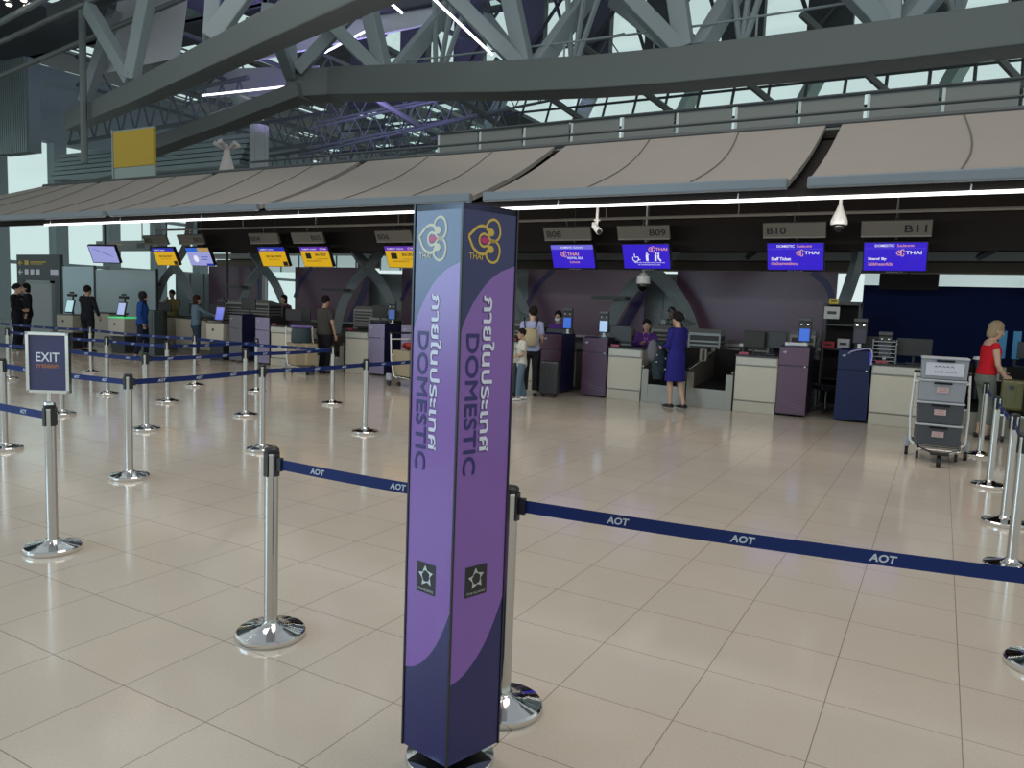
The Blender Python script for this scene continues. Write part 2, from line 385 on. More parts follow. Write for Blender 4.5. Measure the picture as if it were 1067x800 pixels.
# ribbed metal cladding box at the far left, and the duct band below it
rc = mat('ribbed_metal', (.26, .31, .33), .4, .5)
m = MB()
for k in range(16): m.span(-38+k*.16, -38+k*.16+.1, 19.0, 19.5, 7.6, 11.6)
m.span(-38, -35.4, 19.1, 19.6, 7.6, 11.6)
tag(m.build('ribbed_cladding', rc), 'ribbed grey metal cladding box under the roof at the left edge', 'cladding')
m = MB()
for k in range(6): m.span(-40, -26, 23.0-.12*k, 23.5, 8.3-k*.24, 8.3-k*.24+.17)
m.span(-40, -26, 23.1, 23.6, 7.0, 8.5)
tag(m.build('duct_band', rc), 'long horizontal band of ribbed grey ductwork above the left windows', 'duct')
for x, y, r_, lab in ((-25.4, 22.9, .36, 'pale upright round column right of the ducts above the canopy'), (-27.4, 24.6, .3, 'thinner pale upright column behind the yellow board')):
    m = MB(); m.lathe([(r_, 0), (r_, 8.7)], 20); m2 = m
    for k in range(10): m.box((r_*math.cos(k*PI/5), r_*math.sin(k*PI/5), 4.35), (.05, .05, 8.7), k*PI/5)
    tag(m.build('round_column', mat('column_pale', (.50, .52, .52), .5), None, loc=(x, y, 0), smooth=40), lab, 'column')
# yellow board
t = thing('hanging_board', 'large square yellow board above the left end of the canopy', 'board', (-20.6, 14, 4.8))
m = MB(); m.box((0, 0, .92), (1.82, .1, 1.02)); m.build('panel', mat('yellow_board', (.50, .33, .02), .6), t, bevel=.01)
m = MB(); m.box((0, .01, .2), (1.82, .08, .42)); m.build('lower_panel', mat('board_grey', (.28, .34, .32), .5), t)
m = MB(); m.span(-.98, -.92, -.06, .1, -.5, 1.5); m.span(-.98, .92, -.03, .06, 1.42, 1.47); m.build('post', webgrey, t)
# ------------------------------------------------------------------ canopy
cf = mat('canopy_fabric', (.275, .25, .228), .8, noise=.05, nscale=1.2, spec=.2)
lipm = mat('gutter_grey', (.16, .19, .22), .35)
CAN = thing('counter_canopy', 'long taupe fabric canopy with grey front lip over the check-in counters', 'canopy', (-8, 12, 0))
def C(x, y, z): return (x+8, y-12, z)
def prof(t):   # slope from the lip to the ridge, slightly sagging
    return 9.5+2.6*t, 3.2+1.22*t-.07*math.sin(PI*t)
edges = [7.2, 2.8, -1.6, -6.0, -10.4, -14.8, -19.2]
seam = mat('seam_dark', (.12, .11, .10), .8)
def fpanel(xa0, xb0, xa1, xb1):
    m = MB(); rings = []
    for k in range(9):
        t = k/8; y, z = prof(t); xa = xa0+(xa1-xa0)*t; xb = xb0+(xb1-xb0)*t
        rings.append([m.bm.verts.new(C(xa, y, z)), m.bm.verts.new(C(xb, y, z)), m.bm.verts.new(C(xb, y+.03, z-.06)), m.bm.verts.new(C(xa, y+.03, z-.06))])
    m.skin(rings); p = m.build('fabric_panel', cf, CAN, smooth=30)
    for q in (.36, .7):
        m = MB(); m.tube([C(xa0+(xb0-xa0)*q+(.12*math.sin(PI*k/8)), prof(k/8)[0], prof(k/8)[1]+.006) for k in range(9)] if xa0 == xa1 else
                         [C((xa0+(xb0-xa0)*q)*(1-k/8)+(xa1+(xb1-xa1)*q)*k/8, prof(k/8)[0], prof(k/8)[1]+.006) for k in range(9)], .011, 4)
        m.build('seam', seam, p)
for a, b in zip(edges, edges[1:]): fpanel(b+.11, a-.11, b+.11, a-.11)
fpanel(-28.5, -19.31, -21.8, -19.31)
for a, b in zip([7.2]+edges[1:], edges[1:]+[-29]):
    m = MB(); x0, y0, z0 = C(b+.11, 9.40, 3.10); x1, y1, z1 = C(a-.11, 9.50, 3.23); m.span(x0, x1, y0, y1, z0, z1); m.build('front_lip', lipm, CAN, bevel=.02)
m = MB(); m.span(*[v+8 for v in (-29, 7.2)], 9.56-12, 9.7-12, 3.04, 3.12)
rr = []
for k in range(9):
    y, z = prof(k/8); rr.append([m.bm.verts.new(C(x, y+.1, z-zz)) for x, zz in ((-21, .14), (7.2, .14), (7.2, .2), (-21, .2))])
m.skin(rr); m.span(*[v+8 for v in (-21, 7.2)], 12.0-12, 17-12, 4.2, 4.32)
m.span(*[v+8 for v in (-19.2, 7.2)], 15.0-12, 15.12-12, 2.84, 4.25)
m.build('soffit', soffit_m, CAN)
m = MB(); m.tube([C(-21.8, 12.1, 4.42), C(7.2, 12.1, 4.42)], .05, 6); m.tube([C(-14, 12.4, 4.66), C(7.2, 12.4, 4.66)], .025, 6)
m.build('ridge_rail', darksteel, CAN)
m = MB()
for k in range(7):
    x = -19.2+k*4.4; m.tube([C(x+.3, 14.6, 4.2), C(x-2.3, 17.4, 2.9)], .07, 4)
m.build('raking_strut', darksteel, CAN)
# columns that carry the canopy: crossed, curved grey legs
for k in range(6):
    x = -1.75-4.4*k
    t = thing('crossed_column', 'grey curved cross-shaped column behind the counters, %s' % ['at the right end of the purple panels', 'between the two long purple panels', 'just left of the purple wrapped pillar', 'with a bright opening under its arch, left of the pillar', 'behind the blue and yellow queue screens at centre left', 'the farthest one at the left'][k], 'column', (x, 17.6, 0))
    if k == 0:
        m = MB(); m.tube(catmull([(-.45, 0, 0), (-.32, 0, 1.2), (-.05, 0, 2.2), (.1, 0, 3.0), (.12, 0, 4.2)]), .13, 4); m.build('shaft', webgrey, t)
        m = MB(); m.box((.05, -.1, 1.95), (.9, .3, .05)); m.build('bracket', beamgrey, t)
    else:
        for s in (-1, 1):
            m = MB(); m.tube(catmull([(s*1.25, 0, .2), (s*1.02, 0, 1.3), (s*.55, 0, 2.1), (0, 0, 2.6), (-s*.65, 0, 3.3), (-s*.9, 0, 4.2)], 5), .17, 4); m.build('leg', webgrey, t)
        m = MB(); m.box((-.9, -.35, 1.92), (.9, .3, .08)); m.build('bracket', darksteel, t)
# balustrade with grey screens on the canopy
t = thing('balustrade', 'row of translucent grey screens with white posts on top of the canopy', 'balustrade', (-1, 15, 4.3))
for k in range(12):
    x = -10.6+k*1.15
    if x > 4: break
    m = MB(); m.box((x+.5+1, 0, .92), (1.06, .02, .68)); m.build('screen', mat('screen_grey', (.17, .18, .17), .35), t)
    m = MB(); m.box((x-.04+1, 0, .62), (.05, .05, 1.24)); m.build('post', mat('post_pale', (.5, .55, .55), .4), t)
for z in (.57, 1.28): 
    m = MB(); m.tube([(-9.6, -.03, z), (5, -.03, z)], .03, 6); m.build('rail', darksteel, t)

# ------------------------------------------------------------------ lamps under the canopy
led = mat('led_tube', (.9, .9, .9), .4, emit=(1, .97, .93), es=3.2)
t = thing('linear_lamp', 'very long white LED tube running under the front lip of the canopy', 'lamp', (-6, 9.55, 3.0))
m = MB(); m.tube([(-11.2, 0, 0), (13, 0, 0)], .02, 8); m.build('tube', led, t)
m = MB()
for k in range(10): m.tube([(-11+k*2.45, 0, .02), (-11+k*2.45, .02, .1)], .01, 5)
m.build('bracket', white_p, t)
for k in range(5):
    x = -3.6-k*3.9
    t = thing('linear_lamp', 'short white LED tube running inward under the canopy ceiling', 'lamp', (x, 10.6, 3.2), 0, 'inward LED tubes under the canopy')
    m = MB(); m.tube([(0, -.55, -.1), (0, .9, .25)], .018, 6); m.build('tube', led, t)
    m = MB(); m.tube([(0, .1, .1), (0, .1, .42)], .008, 5); m.build('hanger', white_p, t)
m = MB(); m.tube([(-20, 14.25, 3.42), (7, 14.25, 3.42)], .03, 6)
for k in range(10): m.tube([(-19+k*2.6, 14.25, 3.42), (-19+k*2.6, 14.25, 4.22)], .012, 5)
rl = m.build('sign_rail', mat('rail_grey', (.25, .24, .23), .5), CAN); rl.location = (8, -12, 0)
# ------------------------------------------------------------------ domestic sign column
def vary(name, c1, c2, z0, z1, rough): return mat(name, c1, rough)
PA, PB, PCn = Vector((-1.5367, 2.0431, .06)), Vector((-1.3247, 2.0070, .06)), Vector((-1.2561, 2.2304, .06))
PD = PA+PCn-PB
O = (PA+PCn)/2; O.z = 0
t = thing('sign_column', 'tall square purple and navy sign pillar reading DOMESTIC with airline emblem', 'sign pillar', O)
printed = [mat('pillar_navy', (.010, .011, .10), .27, spec=.6), mat('pillar_purple', (.225, .10, .40), .27, spec=.6)]
edge = mat('pillar_edge', (.008, .008, .012), .4)
def face_f(p0, p1):
    tt = (p1-p0); tt.z = 0; tt.normalize(); n = tt.cross(Vector((0, 0, 1)))
    return lambda u, v, d: Vector((p0.x-O.x, p0.y-O.y, 0))+tt*u+n*d+Vector((0, 0, v))
ZT, ZB = 1.925, .06
top_arc = catmull([(.0, 1.515), (.015, 1.553), (.048, 1.61), (.08, 1.652), (.122, 1.692), (.17, 1.72), (.23, 1.741)], 10)
bot_arc = catmull([(.0, .345), (.05, .360), (.10, .395), (.15, .450), (.19, .515), (.23, .60)], 10)
for nm, p0, p1 in (('left_face', PA, PB), ('right_face', PB, PCn), ('rear_face', PCn, PD), ('rear_face', PD, PA)):
    f = face_f(p0, p1); L = (p1-p0).length; m = MB()
    e0, e1 = .004, L-.004
    ta = [(e0+(e1-e0)*u/.23, v) for u, v in top_arc]; ba = [(e0+(e1-e0)*u/.23, v) for u, v in bot_arc]
    m.mi = 0; m.poly([f(e0, ZB, 0), f(e1, ZB, 0)]+[f(*q, 0) for q in reversed(ba)])
    m.mi = 1; m.poly([f(*q, 0) for q in ba]+[f(*q, 0) for q in reversed(ta)])
    m.mi = 0; m.poly([f(*q, 0) for q in ta]+[f(e1, ZT, 0), f(e0, ZT, 0)])
    fc = m.build(nm, printed, t)
    if nm == 'rear_face': continue
    k = L/.23
    gold = mat('emblem_gold', (.62, .42, .06), .4); gold_washed = mat('emblem_gold_washed', (.62, .60, .42), .4)
    col = gold if nm == 'right_face' else gold_washed  # left face uses a paler gold, the daylight reflection painted into its colour
    def g(px_, py_): return ((.024+(px_-505)*.132/260)*k, 1.818-(py_-275)*.1455/375*1.0)
    m = MB()
    for s in (1, -1):
        q = lambda x, y: g(x, 283+(y-283)*s) if True else None
        S1 = catmull([q(505, 262 if s > 0 else 304), q(540, 218), q(580, 180), q(620, 168), q(652, 182), q(676, 208)], 6)
        S2 = catmull([q(655, 205), q(650, 160), q(672, 122), q(708, 106), q(742, 126), q(760, 175), q(762, 225), q(742, 268), q(705, 287), q(680, 270), q(655, 240), q(622, 232), q(598, 252), q(590, 283)], 6)
        m.stroke(S1, .0088, f, .0012); m.stroke(S2, .0078, f, .0013)
        cx, cy = q(684, 214); m.poly([f(cx+.0145*math.cos(a*PI/12), cy+.0125*math.sin(a*PI/12), .0016) for a in range(24)])
    m.build('emblem', col, fc)
    m = MB(); P = [g(x, y) for x, y in ((682, 283), (655, 262), (628, 252), (606, 268), (600, 283), (606, 300), (628, 314), (655, 304))]
    m.poly([f(u, v, .0018) for u, v in P]); m.build('emblem_drop', mat('emblem_magenta', (.50, .015, .14), .4), fc)
    m = MB(); put_text(m, 'THAI', f, .027*k, 1.752, .056*k, .02, .0014, .01); m.build('airline_lettering', col, fc)
    m = MB(); put_text(m, 'ภายในประเทศ', f, .095*k, 1.125, .052*k, .515, .0016, .022, True); m.build('thai_lettering', mat('sign_white', (.72, .73, .86), .4), fc)
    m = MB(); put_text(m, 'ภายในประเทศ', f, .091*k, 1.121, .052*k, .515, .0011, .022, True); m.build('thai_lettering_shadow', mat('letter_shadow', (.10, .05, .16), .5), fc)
    m = MB()
    for du, dv in ((0, 0), (.0016, 0), (-.0016, 0), (0, .0016), (0, -.0016)): put_text(m, 'DOMESTIC', f, .030*k+du, 1.053+dv, .050*k, .461, .0016+du*.05+dv*.1, 0., True)
    m.build('domestic_lettering', mat('letter_navy', (.02, .014, .13), .4), fc)
    m = MB(); u0, u1, v0, v1 = .055*k, .149*k, .633, .738
    m.poly([f(u0, v0, .001), f(u1, v0, .001), f(u1, v1, .001), f(u0, v1, .001)]); m.build('alliance_badge', mat('badge_black', (.01, .012, .012), .4), fc)
    m = MB(); cx, cy = (u0+u1)/2, .693
    for i in range(5):
        a = PI/2+i*2*PI/5+.1; c, s = math.cos(a), math.sin(a)
        tip = (cx+.036*c, cy+.038*s)
        l = (cx+.012*c-.015*s, cy+.014*s+.016*c); r = (cx+.012*c+.010*s, cy+.014*s-.010*c); mid = (cx+.019*c, cy+.021*s)
        m.poly([f(*tip, .002), f(*l, .002), f(*mid, .002)]); m.poly([f(*tip, .002), f(*mid, .002), f(*r, .002)])
    put_text(m, 'STAR ALLIANCE', f, u0+.008, v0+.008, u1-u0-.016, .008, .002)
    m.build('badge_star', mat('badge_silver', (.5, .52, .52), .3, .5), fc)
for p in (PA, PB, PCn, PD):
    m = MB(); m.box((p.x-O.x, p.y-O.y, (ZT+ZB)/2), (.007, .007, ZT-ZB+.004), -.17); m.build('edge_trim', edge, t)
m = MB(); m.prism([(p.x-O.x, p.y-O.y) for p in (PA, PB, PCn, PD)], ZT-.02, ZT, lambda u, v, w: Vector((u, v, w)))
m.prism([((p.x-O.x)*.98, (p.y-O.y)*.98) for p in (PA, PB, PCn, PD)], ZB, ZB+.02, lambda u, v, w: Vector((u, v, w))); m.build('cap', edge, t)
m = MB(); m.lathe([(.158, 0), (.16, .012), (.155, .024), (.09, .038), (.045, .05), (.033, .055), (.033, .08)], 48); m.build('base', chrome, t, smooth=35)
m = MB(); m.tube([(0, 0, .05), (0, 0, 1.8)], .03, 20); m.build('post', steel, t, smooth=40)

# ------------------------------------------------------------------ queue posts and belts
def make_post(label, loc):
    t = thing('stanchion', label, 'queue post', loc, 0, None)
    m = MB(); m.lathe([(.158, 0), (.162, .006), (.162, .026), (.155, .034), (.10, .046), (.05, .058), (.042, .066), (.036, .07), (.036, .076), (.0, .078)], 48); m.build('base', chrome, t, smooth=35)
    m = MB(); m.lathe([(.0315, .07), (.0315, .89)], 28); m.build('tube', steel, t, smooth=40)
    m = MB(); m.lathe([(.0325, .886), (.034, .892), (.034, .905), (.028, .911), (.0, .913)], 28)
    for a in (0, PI/2, PI, 3*PI/2): m.box((.031*math.cos(a), .031*math.sin(a), .835), (.014, .026, .11), a)
    m.build('belt_head', blackp, t, smooth=40)
    m = MB(); m.lathe([(.0328, .878), (.0328, .886)], 28); m.build('collar', chrome, t, smooth=40)
    return t
POSTS = [((-2.67, 2.49), 'steel queue post standing alone in the foreground left of the purple pillar'),
 ((-1.41, 2.53), 'steel queue post half hidden behind the purple pillar'),
 ((.55, 4.26), 'steel queue post at the right edge of which only the disc base shows'),
 ((.62, 2.84), 'steel queue post outside the right edge that takes the long foreground belt'),
 ((.53, 10.84), 'farthest steel queue post on the right, beside the red-topped woman'),
 ((.54, 8.84), 'second farthest steel queue post of the right-hand line'),
 ((.57, 7.24), 'middle steel queue post of the right-hand line'),
 ((.53, 5.92), 'nearest full steel queue post at the right edge, behind the long belt'),
 ((-4.68, 2.60), 'steel queue post carrying the EXIT frame at the left'),
 ((-6.04, 4.02), 'steel queue post right of the EXIT frame, nearest in its group'),
 ((-8.04, 4.02), 'steel queue post cut by the left edge beside the EXIT frame'),
 ((-6.14, 5.59), 'steel queue post whose base shows just behind the foreground post top'),
 ((-6.05, 7.13), 'rightmost steel queue post of the left maze, nearest the pillar'),
 ((-8.13, 8.80), 'steel queue post in front of the dark-shirted man'),
 ((-8.13, 7.11), 'steel queue post left of centre with a belt meeting it from the right'),
 ((-10.1, 9.07), 'distant steel queue post in front of the lavender kiosk'),
 ((-8.06, 5.58), 'steel queue post in the middle of the left maze, in line with the blue-jacketed woman'),
 ((-9.94, 7.24), 'steel queue post just right of the blue-jacketed woman'),
 ((-11.3, 7.17), 'steel queue post in front of the tablet bag-drop unit'),
 ((-11.44, 8.88), 'steel queue post at the feet of the woman in the grey sweater'),
 ((-9.80, 5.60), 'steel queue post directly behind the EXIT frame'),
 ((-14.58, 8.92), 'farthest left steel queue post near the man in the black suit'),
 ((-12.1, 5.6), 'steel queue post near the left edge behind the EXIT frame'),
 ((-10.1, 4.02), 'steel queue post beyond the left edge ending the nearest row')]
proto = None
for (x, y), lab in POSTS:
    if proto is None: proto = make_post(lab, (x, y, 0)); P0 = proto
    else: copy_thing(P0, (x, y, 0), 0, lab)
for o in [o for o in bpy.data.objects if o.get('category') == 'queue post']: o['group'] = 'steel queue posts'
def belt(a, b, lab, za=.838, zb=.838, step=.42, first=.3):
    A, B = Vector((*a, za)), Vector((*b, zb)); d = B-A; L = d.length-.07; d.normalize(); A = A+d*.035
    side = Vector((d.y, -d.x, 0)).normalized()
    if side.dot(-A) < 0: side = -side     # lettering on the side towards the camera
    rt = Vector((-side.y, side.x, 0))      # reading direction seen from that side
    m = MB(); n = 10; rows = []
    for i in range(n+1):
        q = A+d*(L*i/n)-Vector((0, 0, .012*math.sin(PI*i/n)*L/2))-A
        rows.append([m.bm.verts.new(q+side*s*.0012+Vector((0, 0, h))) for s, h in ((-1, -.024), (1, -.024), (1, .024), (-1, .024))])
    m.skin(rows); o = m.build('queue_belt', belt_m, None, loc=A)
    tag(o, lab, 'queue belt', 'blue queue belts with white lettering')
    s = first
    while s < L-.12:
        c = d*s-Vector((0, 0, .012*math.sin(PI*s/L)*L/2)); m = MB()
        for sd in (1, -1):
            sv = side*sd; r = rt*sd
            f = lambda u, v, w, c=c, sv=sv, r=r: c+r*(u-.038+v*.18)+Vector((0, 0, v-.0135))+sv*(.0012+w)
            put_text(m, 'AOT', f, 0, 0, .08, .027, .0008, .03)
        m.build('lettering', letter_g, o, fix=False); s += step
    for e, sg in ((d*0, 1), (d*L, -1)): m = MB(); m.box(e+d*sg*.012, (.035, .02, .062), math.atan2(d.y, d.x)); m.build('end_clip', blackp, o)
    return o
p = [q[0] for q in POSTS]
belt(p[0], p[1], 'blue AOT belt from the foreground left post to behind the pillar', first=.24, step=.445)
belt(p[1], p[3], 'long blue AOT belt running from behind the pillar to the right edge', first=.39, step=.445)
belt(p[4], p[5], 'blue belt between the two farthest posts of the right-hand line')
belt(p[5], p[6], 'blue belt sloping nearer from the second right-hand post')
belt(p[6], p[7], 'blue belt between the two nearest full posts at the right edge')
belt(p[8], (-7.0, 2.75), 'blue belt from the EXIT post to the left edge')
belt(p[9], p[10], 'blue belt passing behind the EXIT frame to its neighbouring post')
belt(p[10], p[23], 'blue belt beyond the left edge in the nearest maze row')
belt(p[9], p[11], 'blue belt going deeper from the post right of the EXIT frame')
belt(p[11], p[12], 'blue belt leading to the rightmost post of the left maze')
belt(p[12], (-6.1, 8.8), 'blue belt disappearing behind the pillar from the rightmost maze post')
belt(p[16], p[20], 'blue belt between the posts behind the EXIT frame')
belt(p[20], p[22], 'blue belt leaving the left edge in the second maze row')
belt(p[16], p[14], 'blue belt going deeper from the middle maze post')
belt(p[14], p[13], 'blue belt reaching the post in front of the dark-shirted man')
belt(p[17], p[18], 'blue belt in front of the blue-jacketed woman')
belt(p[17], p[15], 'blue belt going deeper towards the lavender kiosk')
belt(p[13], p[19], 'blue belt crossing in front of the farther maze from the post by the dark-shirted man')
belt(p[19], p[21], 'farthest blue belt in front of the man in the black suit')
belt(p[18], (-14.2, 7.2), 'blue belt running left from the post by the tablet unit')
belt(p[21], (-18.5, 8.9), 'farthest blue belt at the left edge by the two uniformed women')
belt(p[22], (-15.0, 5.6), 'short blue belt at the left edge in the second maze row')
c_ = dup(P0); c_.location = (-6.1, 8.8, 0); c_['label'] = 'steel queue post completely behind the pillar'
for q, lab in (((-14.2, 7.2), 'steel queue post at the left edge in the third maze row'), ((-18.5, 8.9), 'last steel queue post by the two uniformed women')):
    copy_thing(P0, (*q, 0), 0, lab)
# EXIT frame on its post
t = thing('exit_sign', 'small steel-framed EXIT sign standing on a queue post', 'sign', (-4.68, 2.60, .91), math.radians(34))
m = MB(); m.tube([(0, 0, .0), (0, 0, .07)], .012, 12); m.lathe([(.032, 0), (.03, .012), (.014, .02)], 20); m.build('stem', chrome, t, smooth=40)
m = MB(); w, h = .125, .37
for a, b, c, d in ((-w, w, .07, .09), (-w, w, .07+h-.02, .07+h), (-w, -w+.02, .07, .07+h), (w-.02, w, .07, .07+h)): m.span(a, b, -.018, .018, c, d)
m.build('frame', chrome, t, bevel=.003)
m = MB(); m.span(-w+.018, w-.018, -.008, .008, .088, .07+h-.018); fp = m.build('panel', mat('exit_panel', (.05, .05, .13), .4), t)
f = YF(0, -.008, 0); m = MB(); put_text(m, 'EXIT', f, -.068, .262, .135, .055, .001, .01); m.build('lettering', white_l, fp)
m = MB(); put_text(m, 'ทางออก', f, -.064, .222, .125, .024, .001, .03); m.build('thai_lettering', mat('exit_orange', (.42, .16, .07), .5), fp)

# ------------------------------------------------------------------ gate number boards and screens
def screen_mat(n, c, s=1.): return mat(n, (.01, .01, .01), .3, emit=c, es=s)
s_blue = screen_mat('screen_blue', (.035, .012, .62), 1.0); s_blue2 = screen_mat('screen_pale_blue', (.16, .15, .75), 1.)
s_yel = screen_mat('screen_yellow', (.72, .42, .01), .95); s_pur = screen_mat('screen_purple', (.14, .03, .50), .9)
s_deep = screen_mat('screen_deep_blue', (.02, .03, .45), .9); s_lav = screen_mat('screen_lavender', (.40, .42, .85), .85)
s_wht = screen_mat('screen_white', (.85, .85, .95), 1.); s_org = screen_mat('screen_orange', (.85, .38, .25), 1.)
s_txt = screen_mat('screen_dark_text', (.02, .02, .02), .5)
boardm = mat('gate_board', (.17, .165, .15), .5)
TY = 14.3
TM = Matrix.Rotation(math.radians(24), 4, 'X')
def tilt(zc):   # plane tilted so that it faces down to the floor in front
    return lambda u, v, d: (Vector((0, 0, zc))+(TM @ Vector((u, -d, v))))
def gate(no, xs, xm, left, kind, label):
    t = thing('gate_board', 'grey counter number board reading %s hanging from the rail' % no, 'number board', (xs, TY, 3.15))
    f = tilt(0); m = MB(); m.prism([(-.53, -.14), (.53, -.14), (.53, .14), (-.53, .14)], -.03, .03, f); b = m.build('board', boardm, t, bevel=.004)
    m = MB(); m.prism([(-.53, -.14), (.53, -.14), (.53, -.115), (-.53, -.115)], -.04, .036, f); m.build('lower_edge', mat('board_edge', (.3, .29, .27), .4), t)
    m = MB(); put_text(m, no, f, -.46 if left else .13, -.065, .33, .13, .032, .02); m.build('lettering', mat('board_letters', (.015, .015, .018), .5), b)
    m = MB(); m.tube([(0, -.04, .12), (0, -.04, .28)], .014, 6); m.build('hanger', steel, t)
    t = thing('flight_screen', label, 'screen', (xm, TY+.12, 2.68))
    m = MB(); m.prism([(-.49, -.275), (.49, -.275), (.49, .275), (-.49, .275)], -.10, 0, f); m.build('housing', blackp, t, bevel=.006)
    m = MB(); m.tube([(0, .05, .1), (0, .05, 1.53)], .02, 6); m.build('hanger', blackp, t)
    def P(u0, u1, v0, v1, mt, d, nm='display'):
        m = MB(); m.poly([f(u0, v0, d), f(u1, v0, d), f(u1, v1, d), f(u0, v1, d)]); return m.build(nm, mt, t)
    def T(s, u, v, w, h, mt=s_wht, bold=.015, nm='screen_text'):
        m = MB(); put_text(m, s, f, u, v, w, h, .004, bold); m.build(nm, mt, t)
    def logo(u, v, s):
        m = MB()
        for sg in (1, -1):
            m.stroke(catmull([(u, v), (u+.35*s, v+sg*.38*s), (u+.7*s, v+sg*.1*s), (u+.5*s, v), (u+.3*s, v)], 4), .12*s, f, .004)
            m.stroke(catmull([(u+.75*s, v+sg*.15*s), (u+.65*s, v+sg*.45*s), (u+s, v+sg*.5*s), (u+1.05*s, v+sg*.1*s)], 4), .11*s, f, .0045)
        m.build('screen_emblem', s_org, t)
    if kind in ('staff', 'standby', 'silk', 'access'):
        P(-.475, .475, -.235, .26, s_blue, .002)
    if kind in ('staff', 'standby'):
        T('DOMESTIC', -.31, .185, .30, .045); T('ในประเทศ', .03, .185, .25, .05, s_org)
        P(-.46, .46, .155, .159, s_blue2, .003, 'display_rule')
        logo(.02, .08, .11); T('THAI', .16, .055, .24, .06)
        T('Staff Ticket' if kind == 'staff' else 'Stand By', -.41, -.06, .34 if kind == 'staff' else .29, .06, s_wht, .03)
        T('บัตรโดยสารพนักงาน' if kind == 'staff' else 'ไม่มีสำรองที่นั่ง', -.41, -.145, .46 if kind == 'staff' else .39, .055, s_org, .02)
    if kind == 'silk':
        P(-.475, .475, .165, .26, s_blue2, .003, 'display_band'); T('DOMESTIC  ในประเทศ', -.25, .19, .5, .045)
        logo(-.27, .06, .12); T('THAI', -.12, .03, .26, .07, s_org); T('ROYAL SILK', -.12, -.045, .36, .05); T('ในประเทศ', -.08, -.13, .22, .05, s_org)
    if kind == 'access':
        logo(.06, .16, .11); T('THAI', .20, .135, .24, .06, s_org)
        m = MB()
        m.stroke(catmull([(-.22+.06*math.cos(a), -.03+.06*math.sin(a)) for a in [PI*.8+i*.5 for i in range(10)]], 2), .016, f, .004)
        m.stroke([(-.24, .07), (-.235, 0), (-.17, 0), (-.15, -.06), (-.12, -.05)], .02, f, .005)
        for cx in (.02, .21, .26): m.prism([(cx+.018*math.cos(i*PI/4), .075+.018*math.sin(i*PI/4)) for i in range(8)], .003, .005, f)
        m.stroke([(.02, .05), (.02, -.08)], .05, f, .005); m.stroke([(.03, .03), (.06, .06)], .018, f, .006); m.stroke([(.2, .05), (.19, -.08)], .04, f, .005); m.stroke([(.255, .05), (.25, -.02), (.3, -.08)], .035, f, .005)
        m.build('screen_symbols', s_wht, t)
        T('PASSENGERS REQUIRING SPECIAL ASSISTANCE', -.25, -.125, .62, .022); T('AND YOUNG PASSENGERS TRAVELLING ALONE', -.18, -.165, .46, .02)
    if kind in ('drop', 'self'):
        P(-.475, .475, .155, .26, s_pur if kind == 'drop' else s_deep, .002, 'display_band'); P(-.475, .475, -.26, .155, s_yel, .002)
        T('DOMESTIC  ในประเทศ', -.4, .185, .48, .04)
        if kind == 'drop':
            logo(.2, .205, .06); T('THAI', .28, .185, .13, .04)
            m = MB(); m.prism([(-.33, -.05), (-.15, -.05), (-.15, .09), (-.33, .09)], .003, .005, f); m.stroke([(-.28, .09), (-.28, .12), (-.2, .12), (-.2, .09)], .015, f, .005); m.build('screen_symbol', s_txt, t)
            T('BAG DROP', 0, .02, .36, .075, s_txt, .03); T('รับกระเป๋าเดินทาง', -.33, -.13, .5, .05, s_txt, .01); P(-.0, .4, -.06, -.05, s_txt, .004, 'display_rule')
        else:
            T('SELF BAG DROP', -.26, -.02, .56, .06, s_txt, .03); T('จุดโหลดสัมภาระ', -.2, -.09, .42, .035, s_txt); P(.3, .46, -.25, -.13, s_txt, .004, 'display_corner')
    if kind == 'info':
        P(-.475, .475, -.26, .26, s_lav, .002); P(-.475, 0, .14, .26, screen_mat('screen_azure', (.03, .16, .75), .9), .003, 'display_band'); P(0, .475, .14, .26, screen_mat('screen_tan', (.5, .32, .12), .9), .003, 'display_band')
        m = MB(); m.prism([(-.17+.1*math.cos(i*PI/8), -.06+.1*math.sin(i*PI/8)) for i in range(16)], .003, .005, f); m.build('display_disc', s_wht, t); P(.05, .35, -.02, .0, s_deep, .004, 'display_rule'); P(.05, .3, -.09, -.07, s_deep, .004, 'display_rule')
        P(.2, .475, -.26, -.2, s_deep, .003, 'display_band')
    if kind == 'plain':
        P(-.475, .475, -.26, .26, s_lav, .002)
        m = MB()
        for k in range(5): m.stroke([(-.35+k*.13, .16-.04*k), (-.15+k*.13, .1-.05*k)], .012, f, .004)
        m.build('display_lines', s_deep, t)
    if kind in ('staff', 'standby', 'silk', 'access'):
        m = MB(); put_text(m, 'Smooth as silk', f, -.12, -.268, .26, .022, .003); m.build('housing_lettering', letter_g, t)
gate('B11', -.80, -.79, False, 'standby', 'blue THAI screen reading Stand By under the rightmost number board')
gate('B10', -2.42, -2.39, True, 'staff', 'blue THAI screen reading Staff Ticket')
gate('B09', -5.22, -5.18, False, 'access', 'blue THAI screen with wheelchair and assistance symbols')
gate('B08', -6.86, -6.77, True, 'silk', 'blue THAI screen reading ROYAL SILK just right of the pillar')
gate('B07', -9.62, -9.59, False, 'drop', 'yellow BAG DROP screen hidden behind the pillar')
gate('B06', -11.36, -11.19, True, 'drop', 'yellow BAG DROP screen touching the left side of the pillar')
gate('B05', -14.1, -13.94, False, 'drop', 'yellow BAG DROP screen with suitcase symbol second left of the pillar')
gate('B04', -15.65, -15.45, True, 'self', 'yellow self bag drop screen with deep blue band at centre left')
gate('B03', -18.55, -18.35, False, 'info', 'pale multicoloured advertising screen left of the centre')
gate('B02', -20.1, -19.85, True, 'self', 'yellow screen with blue band, leftmost of the yellow ones')
